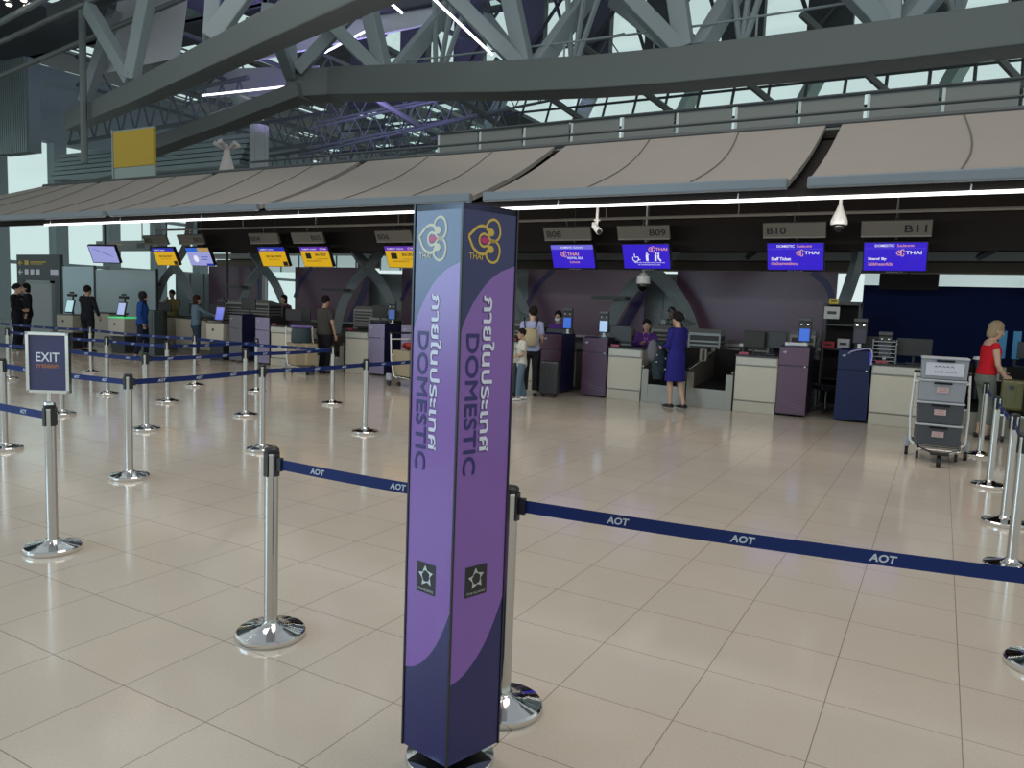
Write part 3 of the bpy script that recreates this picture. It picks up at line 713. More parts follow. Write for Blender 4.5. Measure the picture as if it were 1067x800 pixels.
t = thing('flight_screen', 'tilted lavender screen hanging alone near the left partitions', 'screen', (-23.4, 14.8, 2.78), .25)
f = tilt(0); m = MB(); m.prism([(-.53, -.3), (.53, -.3), (.53, .3), (-.53, .3)], -.1, 0, f); m.build('housing', blackp, t, bevel=.006)
m = MB(); m.poly([f(u, v, .002) for u, v in ((-.5, -.27), (.5, -.27), (.5, .27), (-.5, .27))]); m.build('display', s_lav, t)
m = MB(); [m.stroke([(-.35+.15*k, .18-.05*k), (-.12+.15*k, .1-.06*k)], .015, f, .004) for k in range(4)]; m.build('display_lines', s_deep, t)
m = MB(); m.tube([(0, .06, .1), (0, .06, 1.4)], .03, 8); m.build('hanger', blackp, t)
# cameras
t = thing('dome_camera', 'white dome security camera on a long stem between the B10 and B11 boards', 'camera', (-1.3, 11, 4.0))
m = MB(); m.tube([(0, 0, -.28), (0, 0, -1.0)], [.022, .022], 10); m.build('stem', white_p, t, smooth=40)
m = MB(); m.lathe([(.03, -.9), (.05, -.96), (.085, -1.04), (.105, -1.1), (.107, -1.14), (.1, -1.15)], 24); m.build('housing', white_p, t, smooth=40)
m = MB(); m.ell((0, 0, -1.17), (.07, .07, .08)); m.build('dome', mat('dome_black', (.005, .005, .006), .1), t, smooth=60)
t = thing('dome_camera', 'small white dome camera hanging in front of the arch between the purple panels', 'camera', (-5.35, 14.8, 3.6))
m = MB(); m.tube([(0, 0, .62), (0, 0, -1.25)], .02, 8); m.build('stem', white_p, t); m = MB(); m.lathe([(.04, -1.2), (.13, -1.28), (.14, -1.42), (.13, -1.43)], 20); m.build('housing', white_p, t, smooth=40)
m = MB(); m.ell((0, 0, -1.46), (.11, .11, .12)); m.build('dome', mat('dome_black', (.005, .005, .006), .1), t, smooth=60)
t = thing('bullet_camera', 'white bullet security camera on a stem right of the B08 board', 'camera', (-4.78, 11, 4.0))
m = MB(); m.tube([(0, 0, -.28), (0, 0, -1.08)], .022, 10); m.lathe([(.05, -1.0), (.05, -1.02)], 14); m.build('stem', white_p, t, smooth=40)
m = MB(); m.tube([(-.05, 0, -1.05), (-.03, -.02, -1.1), (.10, -.13, -1.2)], [.03, .045, .05], 14); m.build('housing', white_p, t, smooth=40)
m = MB(); m.tube([(.10, -.13, -1.2), (.112, -.14, -1.21)], [.04, .036], 14); m.build('lens', blackp, t, smooth=40)

# ------------------------------------------------------------------ counters
kick = mat('kick_strip', (.20, .19, .165), .4, .3); topm = mat('dark_worktop', (.015, .015, .017), .4)
CY = 12.92
def counter(x0, x1, label):
    w = x1-x0
    t = thing('check_in_counter', label, 'counter', (x0+w/2, CY, 0), 0, 'beige check-in counters')
    m = MB(); m.span(-w/2, w/2, 0.02, .62, .19, .93); m.build('body', beige, t, bevel=.012)
    m = MB(); m.span(-w/2+.005, w/2-.005, 0, .6, 0, .175); m.build('plinth', mat('plinth_beige', (.40, .37, .31), .5), t, bevel=.006)
    for za, zb in ((.178, .19), (.775, .787)): m = MB(); m.span(-w/2, w/2, .008, .03, za, zb); m.build('steel_trim', kick, t)
    m = MB(); m.span(-w/2-.01, w/2+.01, -.01, .66, .93, .955); m.build('worktop', topm, t, bevel=.005)
    m = MB(); m.span(-w/2+.02, w/2-.02, -.006, .008, .8, .915); m.build('glass_band', mat('counter_band', (.42, .42, .38), .2), t)
    m = MB(); m.span(-w/2+.05, -w/2+.2, .0, .06, .96, 1.0); m.build('name_stand', mat('name_stand_red', (.25, .03, .06), .4), t)
    return t
def kiosk(x0, w, label, front, side, h=1.16):
    t = thing('kiosk_tower', label, 'kiosk', (x0+w/2, CY-.01, 0), 0, 'upright check-in kiosk towers')
    m = MB(); m.prism([(0, .03), (.62, .03), (.62, h-.02), (.1, h), (0, h-.03)], -w/2+.012, w/2-.012, lambda u, v, a: Vector((a, u+.01, v))); m.build('body', side, t, bevel=.006)
    m = MB(); m.span(-w/2, w/2, -.006, .012, .04, .815); m.build('lower_panel', front, t, bevel=.004)
    m = MB(); m.span(-w/2, w/2, -.006, .012, .83, h-.03); m.build('upper_panel', front, t, bevel=.004)
    m = MB(); m.lathe([(.012, 0), (.012, .012)], 10, (0, 0, 0)); m.build('lock', chrome, t, loc=(w/2-.05, -.006, .822), rot=(PI/2, 0, 0))
    m = MB()
    for k in range(0 if front in (kb, kg) else 2): m.stroke(catmull([(-w/2+.03, .34-.05*k), (-.02, .22-.05*k), (w/2-.03, .17-.05*k)], 5), .006, YF(0, -.007, 0), .001)
    if len(m.bm.verts): m.build('curve_print', mat('curve_print', (.15, .10, .16), .3), t)
    m = MB(); m.stroke([(-w/2+.06, h-.12), (-w/2+.11, h-.1), (-w/2+.09, h-.14)], .012, YF(0, -.007, 0), .001); m.build('badge', letter_g, t)
    return t
def scanner(x, z, label, scr=(.04, .16, .75)):
    t = thing('face_scanner', label, 'scanner', (x, CY+.3, z), 0, 'face scanners on the kiosks')
    m = MB(); m.lathe([(.09, 0), (.09, .012), (.03, .02)], 18); m.box((0, .02, .07), (.05, .03, .12)); m.build('stand', steel, t)
    m = MB(); m.box((0, 0, .25), (.2, .05, .34)); m.build('housing', blackp, t, bevel=.012)
    m = MB(); m.box((0, -.027, .2), (.155, .004, .2)); m.build('display', mat('scanner_display%.2f' % scr[0], (.01, .01, .02), .2, emit=scr, es=.9), t)
    m = MB(); m.box((0, -.01, .455), (.2, .07, .06)); m.build('camera_bar', mat('camera_bar', (.05, .05, .055), .3), t, bevel=.01)
    m = MB()
    for s in (-.05, .05): m.ell((s, -.03, .37), (.018, .01, .018), 10, 6)
    m.build('lens', chrome, t)
def monitor(x, y, z, rz, label, w=.42):
    t = thing('desk_monitor', label, 'monitor', (x, y, z), rz, 'black monitors on the counters')
    m = MB(); m.box((0, 0, .012), (.2, .16, .02)); m.tube([(0, .02, .02), (0, .03, .2)], .02, 8); m.build('stand', blackp, t)
    m = MB(); m.box((0, 0, .26), (w, .035, .28)); m.build('housing', blackp, t, bevel=.008)
    m = MB(); m.box((0, .02, .26), (w-.04, .004, .24)); m.build('display', mat('monitor_back', (.03, .035, .04), .3), t)
mauve = mat('kiosk_mauve', (.095, .052, .085), .3, .3); lav = mat('kiosk_lavender', (.22, .19, .30), .3, .35); plum = mat('kiosk_plum', (.055, .02, .045), .3, .2)
kn = mat('kiosk_navy', (.012, .012, .06), .3); kd = mat('kiosk_dark', (.02, .018, .024), .4); kb = mat('kiosk_blue', (.005, .012, .058), .4, spec=.3); kg = mat('kiosk_grey', (.11, .11, .13), .35, .2)
counter(-5.27, -4.62, 'beige counter at B09 where the seated agent works')
counter(-2.97, -2.28, 'beige counter at B10 with red name stand left of the mauve kiosk')
counter(-.89, -.12, 'beige counter at B11 behind the trolley with crates')
counter(-11.58, -10.92, 'beige counter at B06 left of the lavender kiosk')
counter(-13.93, -12.75, 'beige counter at B05 behind the loaded brown trolley')
counter(-9.5, -8.9, 'beige counter at B07 hidden behind the pillar')
counter(-7.4, -6.70, 'beige counter at B08 behind the mother with backpack')
kiosk(-6.64, .43, 'plum kiosk tower with navy side at B08 beside the masked agent', plum, kn, 1.15)
kiosk(-5.78, .50, 'plum kiosk tower at B09 with a lit face scanner on it', plum, kd, 1.12)
kiosk(-2.27, .46, 'mauve metallic kiosk tower at B10 with papers on top', mauve, kd)
kiosk(-1.38, .47, 'plain deep blue kiosk tower at B11', kb, kb)
kiosk(-10.91, .45, 'lavender kiosk tower with navy side at B06', lav, kn)
kiosk(-10.0, .5, 'lavender kiosk tower just left of the pillar at B07', lav, kd)
kiosk(-15.33, .44, 'grey kiosk tower with navy side at B04', kg, kn, 1.18)
kiosk(-14.41, .46, 'lavender kiosk tower with dark side at B05', lav, kd, 1.16)
kiosk(-19.0, .44, 'dark grey kiosk tower behind the blue-jacketed woman at B03', kg, kd, 1.16)
scanner(-6.25, 1.14, 'black face scanner with blue display beside the masked agent')
scanner(-5.5, 1.11, 'face scanner with white-blue display at B09', (.45, .65, .95))
scanner(-1.95, 1.13, 'face scanner with blue display on the mauve kiosk at B10')
scanner(-1.12, 1.15, 'face scanner with unlit display on the deep blue kiosk', (.02, .02, .03))
scanner(-10.5, 1.14, 'face scanner with blue display on the lavender kiosk at B06', (.05, .12, .4))
scanner(-9.85, 1.14, 'face scanner with pale display at the left side of the pillar', (.3, .5, .6))
scanner(-.75, .955, 'small dark device standing behind the tray stack at B11', (.02, .02, .03))
monitor(-5.2, 13.3, .93, .1, 'black monitor beside the lit scanner at B09')
monitor(-2.5, 13.35, .955, 0, 'black monitor on the B10 counter', .5)
monitor(-2.75, 13.2, .955, .2, 'low black monitor behind the red name stand at B10', .34)
monitor(-1.0, 13.45, .955, 0, 'black monitor left of the tray stack at B11')
monitor(-.35, 13.35, .955, 0, 'wide black monitor behind the trolley crates at B11', .5)
monitor(-6.62, 13.66, .81, 0, 'low black monitor between the plum kiosk and the masked agent', .6)
monitor(-11.0, 13.4, 1.13, 0, 'black monitor at the lavender kiosk of B06', .4)
monitor(-15.1, 13.3, 1.17, 0, 'black monitor on top of the grey kiosk at B04', .5)
monitor(-13.6, 13.35, .955, .3, 'black monitor on the B05 counter')
monitor(-13.2, 13.35, .955, -.3, 'black monitor at the right of the B05 counter')
t = thing('paper_stack', 'white papers lying on the mauve kiosk', 'papers', (-2.05, CY+.2, 1.145))
m = MB(); m.box((0, 0, .03), (.34, .22, .05), .1); m.build('sheets', mat('paper', (.55, .56, .6), .7), t); m = MB(); m.box((.0, -.113, .03), (.2, .002, .03), .1); m.build('print', letter_g, t)
t = thing('scarf_roll', 'white and violet paper roll draped over the blue kiosk edge', 'paper', (-.95, CY-.02, 1.0))
m = MB(); m.tube(catmull([(-.28, 0, .08), (-.2, -.02, .13), (0, -.02, .17), (.05, -.02, .1), (.05, -.02, -.08)], 4), [(.035, .012)]*17, 6); m.build('sheet', mat('paper_violet', (.5, .48, .75), .6), t)
m = MB(); m.tube([(.03, -.035, .12), (.03, -.035, -.05)], .01, 5); m.build('stripe', s_deep, t)
# tray stack at B11
m = MB()
for k in range(6): m.box((0, 0, .03+k*.06), (.34, .3, .012)); 
m.span(-.17, -.16, -.15, .15, 0, .36); m.span(.16, .17, -.15, .15, 0, .36); m.span(-.16, .16, .14, .15, 0, .36)
tag(m.build('tray_stack', mat('tray_grey', (.3, .32, .34), .5), None, loc=(-.75, 13.3, .955)), 'grey stacked document trays on the B11 counter', 'trays')
# weigh conveyors
rub = mat('conveyor_rubber', (.012, .012, .013), .6)
stl = mat('conveyor_steel', (.24, .22, .19), .4, .5)
def conveyor(x0, x1, label, tub=True):
    w = x1-x0; t = thing('baggage_conveyor', label, 'conveyor', (x0+w/2, CY, 0), 0, 'baggage conveyors between the counters')
    m = MB(); m.span(-w/2+.05, w/2-.05, .0, .03, 0, .33); m.build('front_plate', stl, t, bevel=.004)
    for s in (-1, 1):
        m = MB(); m.prism([(0, 0), (1.7, 0), (1.7, .86), (.05, .62), (0, .6)], s*w/2-.03*(s > 0), s*w/2+.03*(s < 0), lambda u, v, a: Vector((a, u, v))); m.span(s*w/2-(.12 if s > 0 else 0), s*w/2+(.12 if s < 0 else 0), -.004, .02, 0, .6); m.build('side_frame', stl, t, bevel=.003)
        m = MB(); m.tube([(s*(w/2-.015), 0, .64), (s*(w/2-.015), 1.7, .9)], .018, 8); m.build('hand_rail', steel, t)
    m = MB(); m.prism([(.06, .30), (1.7, .42), (1.7, .38), (.06, .26)], -w/2+.05, w/2-.05, lambda u, v, a: Vector((a, u, v))); m.build('belt', rub, t)
    m = MB(); m.span(-w/2+.03, w/2-.03, 1.66, 1.7, .3, .95); m.build('back_flap', black, t)
    if tub:
        m = MB(); m.tube([(w/2-.12, 1.2, .42), (w/2-.12, 1.2, 1.06)], .07, 14); m.build('scanner_post', blackp, t, smooth=40)
        m = MB(); m.lathe([(.085, 0), (.09, .02), (.08, .05), (0, .055)], 18, (w/2-.12, 1.2, 1.05)); m.build('scanner_cap', mat('scanner_cap', (.6, .6, .6), .4), t, smooth=40)
        m = MB(); m.box((-w/2+.12, .5, .88), (.13, .05, .22), .5); m.build('small_display', stl, t, bevel=.01); m = MB(); m.box((-w/2+.12+.012, .475, .88), (.05, .01, .18), .5); m.build('display_stripe', blackp, t)
    return t
conveyor(-4.60, -3.80, 'steel framed baggage conveyor behind the woman in the royal blue dress', False)
conveyor(-3.78, -2.99, 'steel framed baggage conveyor immediately left of the B10 counter')
conveyor(-.1, .68, 'steel framed baggage conveyor beside the woman in the red top')
conveyor(.7, 1.48, 'steel framed baggage conveyor at the right edge')
conveyor(-12.7, -11.62, 'baggage conveyor in front of the dark-shirted man')
conveyor(-8.85, -7.45, 'baggage conveyor behind the boy and the pillar')
# louvred cabinets
louv = mat('louvre_grey', (.20, .205, .20), .4, .3)
def louvre(x, y, w, d, z1, label, rz=0):
    t = thing('louvred_cabinet', label, 'cabinet', (x, y, 0), rz, 'grey louvred cabinets behind the conveyors')
    m = MB(); m.span(-w/2+.03, w/2-.03, -d/2+.03, d/2-.03, 0, z1-.03); m.build('body', mat('louvre_dark', (.03, .03, .03), .6), t)
    m = MB(); n = int((z1-.1)/.075)
    for k in range(n):
        z = .1+k*.075; m.box((0, 0, z), (w, d, .034))
    for a, b in ((-1, -1), (1, -1), (1, 1), (-1, 1)): m.box((a*(w/2-.01), b*(d/2-.01), z1/2), (.03, .03, z1))
    m.build('louvres', louv, t)
    m = MB(); m.prism([(-d/2, z1-.03), (d/2, z1-.03), (d/2, z1+.01), (-d/2+.08, z1+.1), (-d/2, z1+.02)], -w/2, w/2, lambda u, v, a: Vector((a, u, v))); m.build('lid', louv, t)
for x, y, w, d, z1, lab in ((-4.02, 15.0, .62, .5, 1.22, 'grey louvred cabinet right behind the woman in the royal blue dress'), (-4.85, 15.0, .5, .5, 1.25, 'grey louvred cabinet between the seated agent and the blue dress'),
                            (-3.3, 15.5, .8, .4, 1.02, 'low grey louvred cabinet under the right purple panel'), (-2.15, 14.6, .42, .5, 1.28, 'grey louvred cabinet behind the mauve kiosk'), (-8.0, 15.0, .8, .5, 1.22, 'grey louvred cabinet behind the mother with backpack'),
                            (-12.4, 15.0, 1.1, .5, 1.38, 'grey louvred cabinet left of the dark-shirted man'), (-11.25, 13.95, .6, .5, 1.22, 'grey louvred cabinet on the right of the dark-shirted man'), (-16.6, 14.8, 1.7, .5, 1.42, 'wide grey louvred cabinet behind the B04 kiosk'), (-5.75, 14.9, .5, .4, 1.15, 'grey louvred cabinet behind the B09 kiosk')):
    louvre(x, y, w, d, z1, lab)
# purple wall panels behind the counters
pm = mat('wall_purple', (.125, .065, .115), .35, noise=.12, nscale=.5); arcm = mat('arc_navy', (.02, .015, .12), .4)
def wall_panel(x0, x1, label, curve):
    t = thing('wall_panel', label, 'wall panel', ((x0+x1)/2, 18.3, 0)); w = (x1-x0)/2; z0, z1 = .94, 2.64
    m = MB(); m.span(-w, w, 0, .08, z0, z1); m.build('panel', pm, t)
    f = YF(0, -.005, 0); m = MB()
    if curve == 'r': m.stroke(catmull([(w-.55, z1), (w-.2, z1-.3), (w-.06, z1-.75), (w-.12, z1-1.3), (w-.25, z0)], 6), .14, f, .005)
    if curve == 'lr':
        m.stroke(catmull([(w, z1-.3), (w-.25, z1-.9), (w-.7, z0)], 6), .26, f, .005); m.stroke(catmull([(-w+.75, z1), (-w+.25, z1-.5), (-w, z1-1.0)], 6), .14, f, .005)
    m.build('navy_arc', arcm, t)
    m = MB(); m.span(-w, w, -.03, .0, z0-.06, z0); m.build('ledge', mat('ledge_grey', (.3, .3, .3), .4), t)
wall_panel(-5.75, -2.1, 'long purple wall panel behind B10 with navy arc at its right end', 'r')
wall_panel(-9.9, -6.55, 'long purple wall panel behind B08 with navy arcs at both ends', 'lr')
wall_panel(-14.2, -11.0, 'purple wall panel left of the pillar behind B06', 'lr')
wall_panel(-18.6, -15.5, 'purple wall panel behind the B05 counter', 'lr')
wall_panel(-22.8, -20.2, 'farthest purple wall panel behind the grey sweater woman', 'r')
m = MB(); m.span(-1.45, 6.5, 17.0, 17.15, 0, 2.32); tag(m.build('navy_partition', mat('partition_navy', (.004, .010, .05), .8, spec=.1)), 'large plain navy partition behind B11 and the woman in red', 'partition')
m = MB(); m.span(-1.45, 6.5, 17.02, 17.12, 2.33, 2.55)
tag(m.build('light_band', mat('backlit_band', (.5, .6, .6), .3, emit=(.62, .8, .8), es=.55)), 'pale glowing window strip above the navy partition', 'window strip')
# beams and ceiling of the far side seen under the canopy
m = MB(); m.span(-24, 7, 19.4, 19.7, 2.98, 3.16); tag(m.build('long_fascia', mat('fascia_pale', (.42, .42, .40), .5)), 'pale horizontal beam just above the purple panels', 'beam')
m = MB(); m.span(-24, 7, 19.6, 20.2, 2.72, 2.95); tag(m.build('brown_fascia', mat('fascia_brown', (.16, .12, .09), .6)), 'brown horizontal band below the pale beam', 'beam')
m = MB(); m.span(-24, 7, 15.15, 20.4, 4.3, 4.4); m.span(-24, 7, 20.3, 20.4, 3.0, 4.4); struct(m.build('trim_4', soffit_m))
m = MB(); m.span(-26, 6.5, 19.06, 19.2, 0, .95); struct(m.build('wall_rear', mat('rear_wall', (.10, .10, .10), .6)))
# bright frosted windows seen through the arches
fr_l = mat('frosted_lit', (.4, .5, .5), .4, emit=(.55, .72, .72), es=.55)
fr_d = mat('frosted_dim', (.30, .37, .38), .4)
for x0, x1, z0, z1, mt, lab in ((-7.0, -5.6, .9, 2.6, fr_d, 'pale frosted pane seen through the arch behind B09'), (-16.6, -14.6, .95, 2.5, fr_d, 'pale frosted pane through the arch left of the pillar'), (-11.6, -10.2, .9, 2.6, fr_d, 'pale frosted pane beside the pillar'),
                            (-15.6, -11.6, 2.6, 3.05, fr_l, 'long bright window strip above the panel at B06'), (-20.8, -16.6, 2.5, 3.05, fr_l, 'bright arched window strip above the panel at B05'), (-25.5, -21.6, .8, 2.4, fr_d, 'large pale pane through the farthest arch')):
    t = thing('frosted_window', lab, 'window', ((x0+x1)/2, 19.0, z0)); w = (x1-x0)/2
    m = MB(); m.span(-w, w, 0, .05, 0, z1-z0); m.build('pane', mt, t)
    m = MB()
    n = max(2, int((x1-x0)/.7))
    for k in range(n+1): m.span(-w+2*w*k/n-.02, -w+2*w*k/n+.02, -.03, 0, 0, z1-z0)
    m.build('mullion', webgrey, t)

# ------------------------------------------------------------------ left end: partitions, direction board, bag drop units
pg = mat('partition_grey', (.30, .33, .34), .5); pb = mat('partition_pale_blue', (.46, .62, .70), .3)
for k, (x0, x1, lab) in enumerate(((-29.5, -27.5, 'pale blue frosted glass partition behind the man in the black suit'), (-27.4, -23.9, 'grey-blue frosted glass partition behind the tablet units'))):
    t = thing('glass_partition', lab, 'partition', ((x0+x1)/2, 17, 0)); w = (x1-x0)/2
    m = MB(); m.span(-w, w, 0, .04, .1, 2.5-.1*k); m.build('pane', pb if k == 0 else mat('partition_mid', (.40, .50, .54), .3), t)
    m = MB(); m.span(-w-.04, -w, -.02, .06, 0, 2.55-.1*k); m.span(w, w+.04, -.02, .06, 0, 2.55-.1*k); m.span(-w, w, -.02, .06, 0, .1); m.build('frame', darksteel, t)
t = thing('partition_door', 'grey door-like panel behind the two uniformed women', 'partition', (-27.5, 15, 0))
m = MB(); m.span(-.78, .78, 0, .05, .05, 1.84); m.build('leaf', pg, t); m = MB(); m.span(-.84, -.76, -.03, .08, 0, 1.9); m.span(.76, .84, -.03, .08, 0, 1.9); m.span(-.84, .84, -.03, .08, 1.82, 1.9); m.build('frame', webgrey, t)
t = thing('direction_board', 'tall dark direction board with yellow and white arrows and symbols at the left', 'sign', (-31.2, 17, 0))
m = MB(); m.span(-1.5, 1.5, 0, .15, 0, 2.95); m.build('board', mat('board_dark', (.018, .025, .035), .4), t, bevel=.01)
f = YF(0, -.004, 0); ye = mat('sign_yellow', (.6, .4, .03), .5)
m = MB(); m.stroke([(-1.2, 2.72), (-1.35, 2.62), (-1.2, 2.52)], .05, f, .002); m.stroke([(-1.33, 2.62), (-1.05, 2.62)], .05, f, .003); m.build('yellow_arrow', ye, t); m = MB(); m.prism([(-.9, 2.54), (-.62, 2.54), (-.62, 2.72), (-.9, 2.72)], .001, .004, f); m.stroke([(-.5, 2.66), (.6, 2.66)], .05, f, .002); m.stroke([(-.5, 2.58), (.4, 2.58)], .03, f, .002); m.build('yellow_row', ye, t)
m = MB(); m.stroke([(-1.2, 2.36), (-1.35, 2.26), (-1.2, 2.16)], .05, f, .002); m.stroke([(-1.33, 2.26), (-1.05, 2.26)], .05, f, .003)
for u in (-.9, -.5, -.1, .9, 1.15): m.prism([(u, 2.17), (u+.26, 2.17), (u+.26, 2.37), (u, 2.37)], .001, .004, f)
m.build('white_row', white_l, t)
t = thing('hanging_sign', 'grey hanging sign with yellow arrow near the left end of the canopy', 'sign', (-24.2, 16, 3.15))
m = MB(); m.box((0, 0, 0), (2.9, .1, .34)); m.build('board', mat('sign_grey', (.19, .22, .22), .5), t); f = YF(0, -.052, 0)
m = MB(); m.stroke([(-1.2, .06), (-1.1, .0), (-1.2, -.06)], .03, f, .002); m.prism([(-1.0, -.07), (-.8, -.07), (-.8, .08), (-1.0, .08)], .001, .003, f); m.stroke([(-.7, .04), (0, .04)], .03, f, .002); m.build('symbols', ye, t)
m = MB(); m.prism([(.8, -.08), (1.2, -.08), (1.2, .08), (.8, .08)], .001, .003, f); m.build('code', blackp, t)
m = MB(); m.tube([(-1, 0, .17), (-1, 0, 1.5)], .02, 6); m.tube([(1, 0, .17), (1, 0, 1.5)], .02, 6); m.build('hanger', steel, t)
def drop_unit(x, y, rz, label, scr, glow=False):
    t = thing('bag_drop_unit', label, 'bag-drop unit', (x, y, 0), rz, 'self bag-drop units')
    m = MB(); m.span(-.22, .22, -.1, .3, 0, .47); m.build('base', mat('unit_dark', (.02, .022, .025), .5), t, bevel=.01)
    m = MB(); m.prism([(-.27, .45), (.27, .45), (.29, .92), (-.29, .92)], -.16, .36, lambda u, v, a: Vector((u, a, v))); m.build('bin', mat('unit_beige', (.42, .40, .35), .5), t, bevel=.02)
    m = MB(); m.box((-.05, -.163, .76), (.06, .006, .06)); m.build('lock', blackp, t)
    m = MB(); m.span(-.28, .28, -.15, .35, .92, .95); m.build('deck', mat('unit_glow', (.05, .3, .1), .4, emit=(.05, .8, .25), es=.7) if glow else mat('unit_deck', (.1, .1, .1), .4), t)
    m = MB(); m.tube([(0, .12, .95), (0, .14, 1.5)], .025, 8); m.build('stand', blackp, t)
    M = Matrix.Translation((0, .03, 1.16)) @ Matrix.Rotation(-.25, 4, 'X'); m = MB(); m.box((0, 0, 0), (.3, .035, .38), 0, M); m.build('tablet', blackp, t, bevel=.015)
    m = MB(); m.box((0, -.02, 0), (.24, .004, .31), 0, M); m.build('display', mat('tablet_%s' % label[-5:], (.02, .02, .02), .2, emit=scr, es=.9), t)
    m = MB(); m.box((0, .1, 1.47), (.28, .08, .07)); m.box((0, .1, 1.54), (.12, .06, .05)); m.build('camera', blackp, t, bevel=.01)
drop_unit(-20.9, 12.2, .2, 'self bag-drop unit with white tablet by the grey door panel', (.5, .8, .85))
drop_unit(-18.9, 12.4, .15, 'self bag-drop unit glowing green beside the black-suited man', (.45, .55, .9), True)
drop_unit(-15.75, 12.95, .1, 'self bag-drop unit with blue tablet used by the grey sweater woman', (.12, .16, .75))
t = thing('service_desk', 'dark desk between the plum kiosk and the masked agent', 'desk', (-6.6, 13.56, 0)); m = MB(); m.span(-.5, .4, 0, .45, .1, .78); m.build('body', kick, t); m = MB(); m.span(-.52, .42, 0, .47, .78, .81); m.build('top', topm, t); m = MB(); m.span(-.45, .35, .03, .4, 0, .1); m.build('plinth', kick, t)
for x, w, lab in ((-20.0, 1.1, 'low beige desk behind the black-suited man'), (-17.9, 1.9, 'low beige desk behind the blue-jacketed woman'), (-22.6, 1.4, 'low beige desk near the left partitions')):
    t = thing('service_desk', lab, 'desk', (x, 14.0, 0))
    m = MB(); m.span(-w/2, w/2, 0, .6, .1, .93); m.build('body', beige, t, bevel=.01); m = MB(); m.span(-w/2-.02, w/2+.02, -.02, .62, .93, .96); m.build('top', topm, t); m = MB(); m.span(-w/2+.02, w/2-.02, .04, .58, 0, .1); m.build('plinth', kick, t)
for x, lab in ((-19.7, 'black monitor on the desk behind the black-suited man'), (-18.4, 'black monitor on the desk behind the blue-jacketed woman'), (-17.5, 'second black monitor on the desk behind the blue-jacketed woman')): monitor(x, 14.3, .96, .2, lab)
t = thing('info_kiosk', 'tall dark upright panel beside the green-glowing bag-drop unit', 'kiosk', (-17.95, 12.5, 0))
m = MB(); m.span(-.26, .26, 0, .3, .0, 1.15); m.build('body', mat('info_dark', (.045, .06, .065), .25), t, bevel=.01); m = MB(); m.span(-.2, .2, -.006, 0, .5, 1.1); m.build('front_glass', mat('info_glass', (.02, .03, .035), .1), t)

# ------------------------------------------------------------------ people
skinA = mat('skin_light', (.46, .29, .21), .5); skinB = mat('skin_tan', (.36, .215, .145), .5); skinC = mat('skin_brown', (.22, .125, .08), .5)
hairm = mat('hair_black', (.012, .010, .010), .45); hairg = mat('hair_grey_blond', (.26, .20, .13), .6)
shoe_b = mat('shoe_black', (.012, .012, .012), .35); shoe_w = mat('shoe_white', (.6, .6, .6), .5)
def bend(p, lean, hip):
    p = Vector(p)
    if lean and p.z > hip:
        k = min(1, (p.z-hip)/.15); d = p.z-hip; a = lean*k
        return Vector((p.x, p.y*math.cos(a)+d*math.sin(a), hip+d*math.cos(a)-p.y*math.sin(a)))
    return p
def hand(mb, w, d, side, r=1.):
    """palm, four unequal curled fingers and a thumb; w wrist, d direction of the forearm"""
    w = Vector(w); d = Vector(d).normalized()
    s = d.cross(Vector((0, 1, 0)));
    if s.length < .2: s = d.cross(Vector((0, 0, 1)))
    s.normalize(); inn = s.cross(d).normalized()    # s = palm normal-ish, inn = across the knuckles
    mb.tube([w-d*.02, w+d*.03, w+d*.075], [(.017*r, .025*r), (.018*r, .036*r), (.014*r, .038*r)], 10, 1., s)
    up = inn
    for i, L in enumerate((.062, .072, .068, .054)):
        b = w+d*.07+up*((1.5-i)*.019*r)
        mb.tube([b, b+d*L*.5*r+s*side*.004, b+d*L*.85*r+s*side*.018, b+d*L*r*.9+s*side*.03], [.0095*r, .0092*r, .0085*r, .007*r], 7)
    b = w+d*.02+up*.03*r
    mb.tube([b-up*.008, b+up*.022*r+d*.025*r, b+up*.03*r+d*.055*r+s*side*.012], [.012*r, .011*r, .008*r], 7)
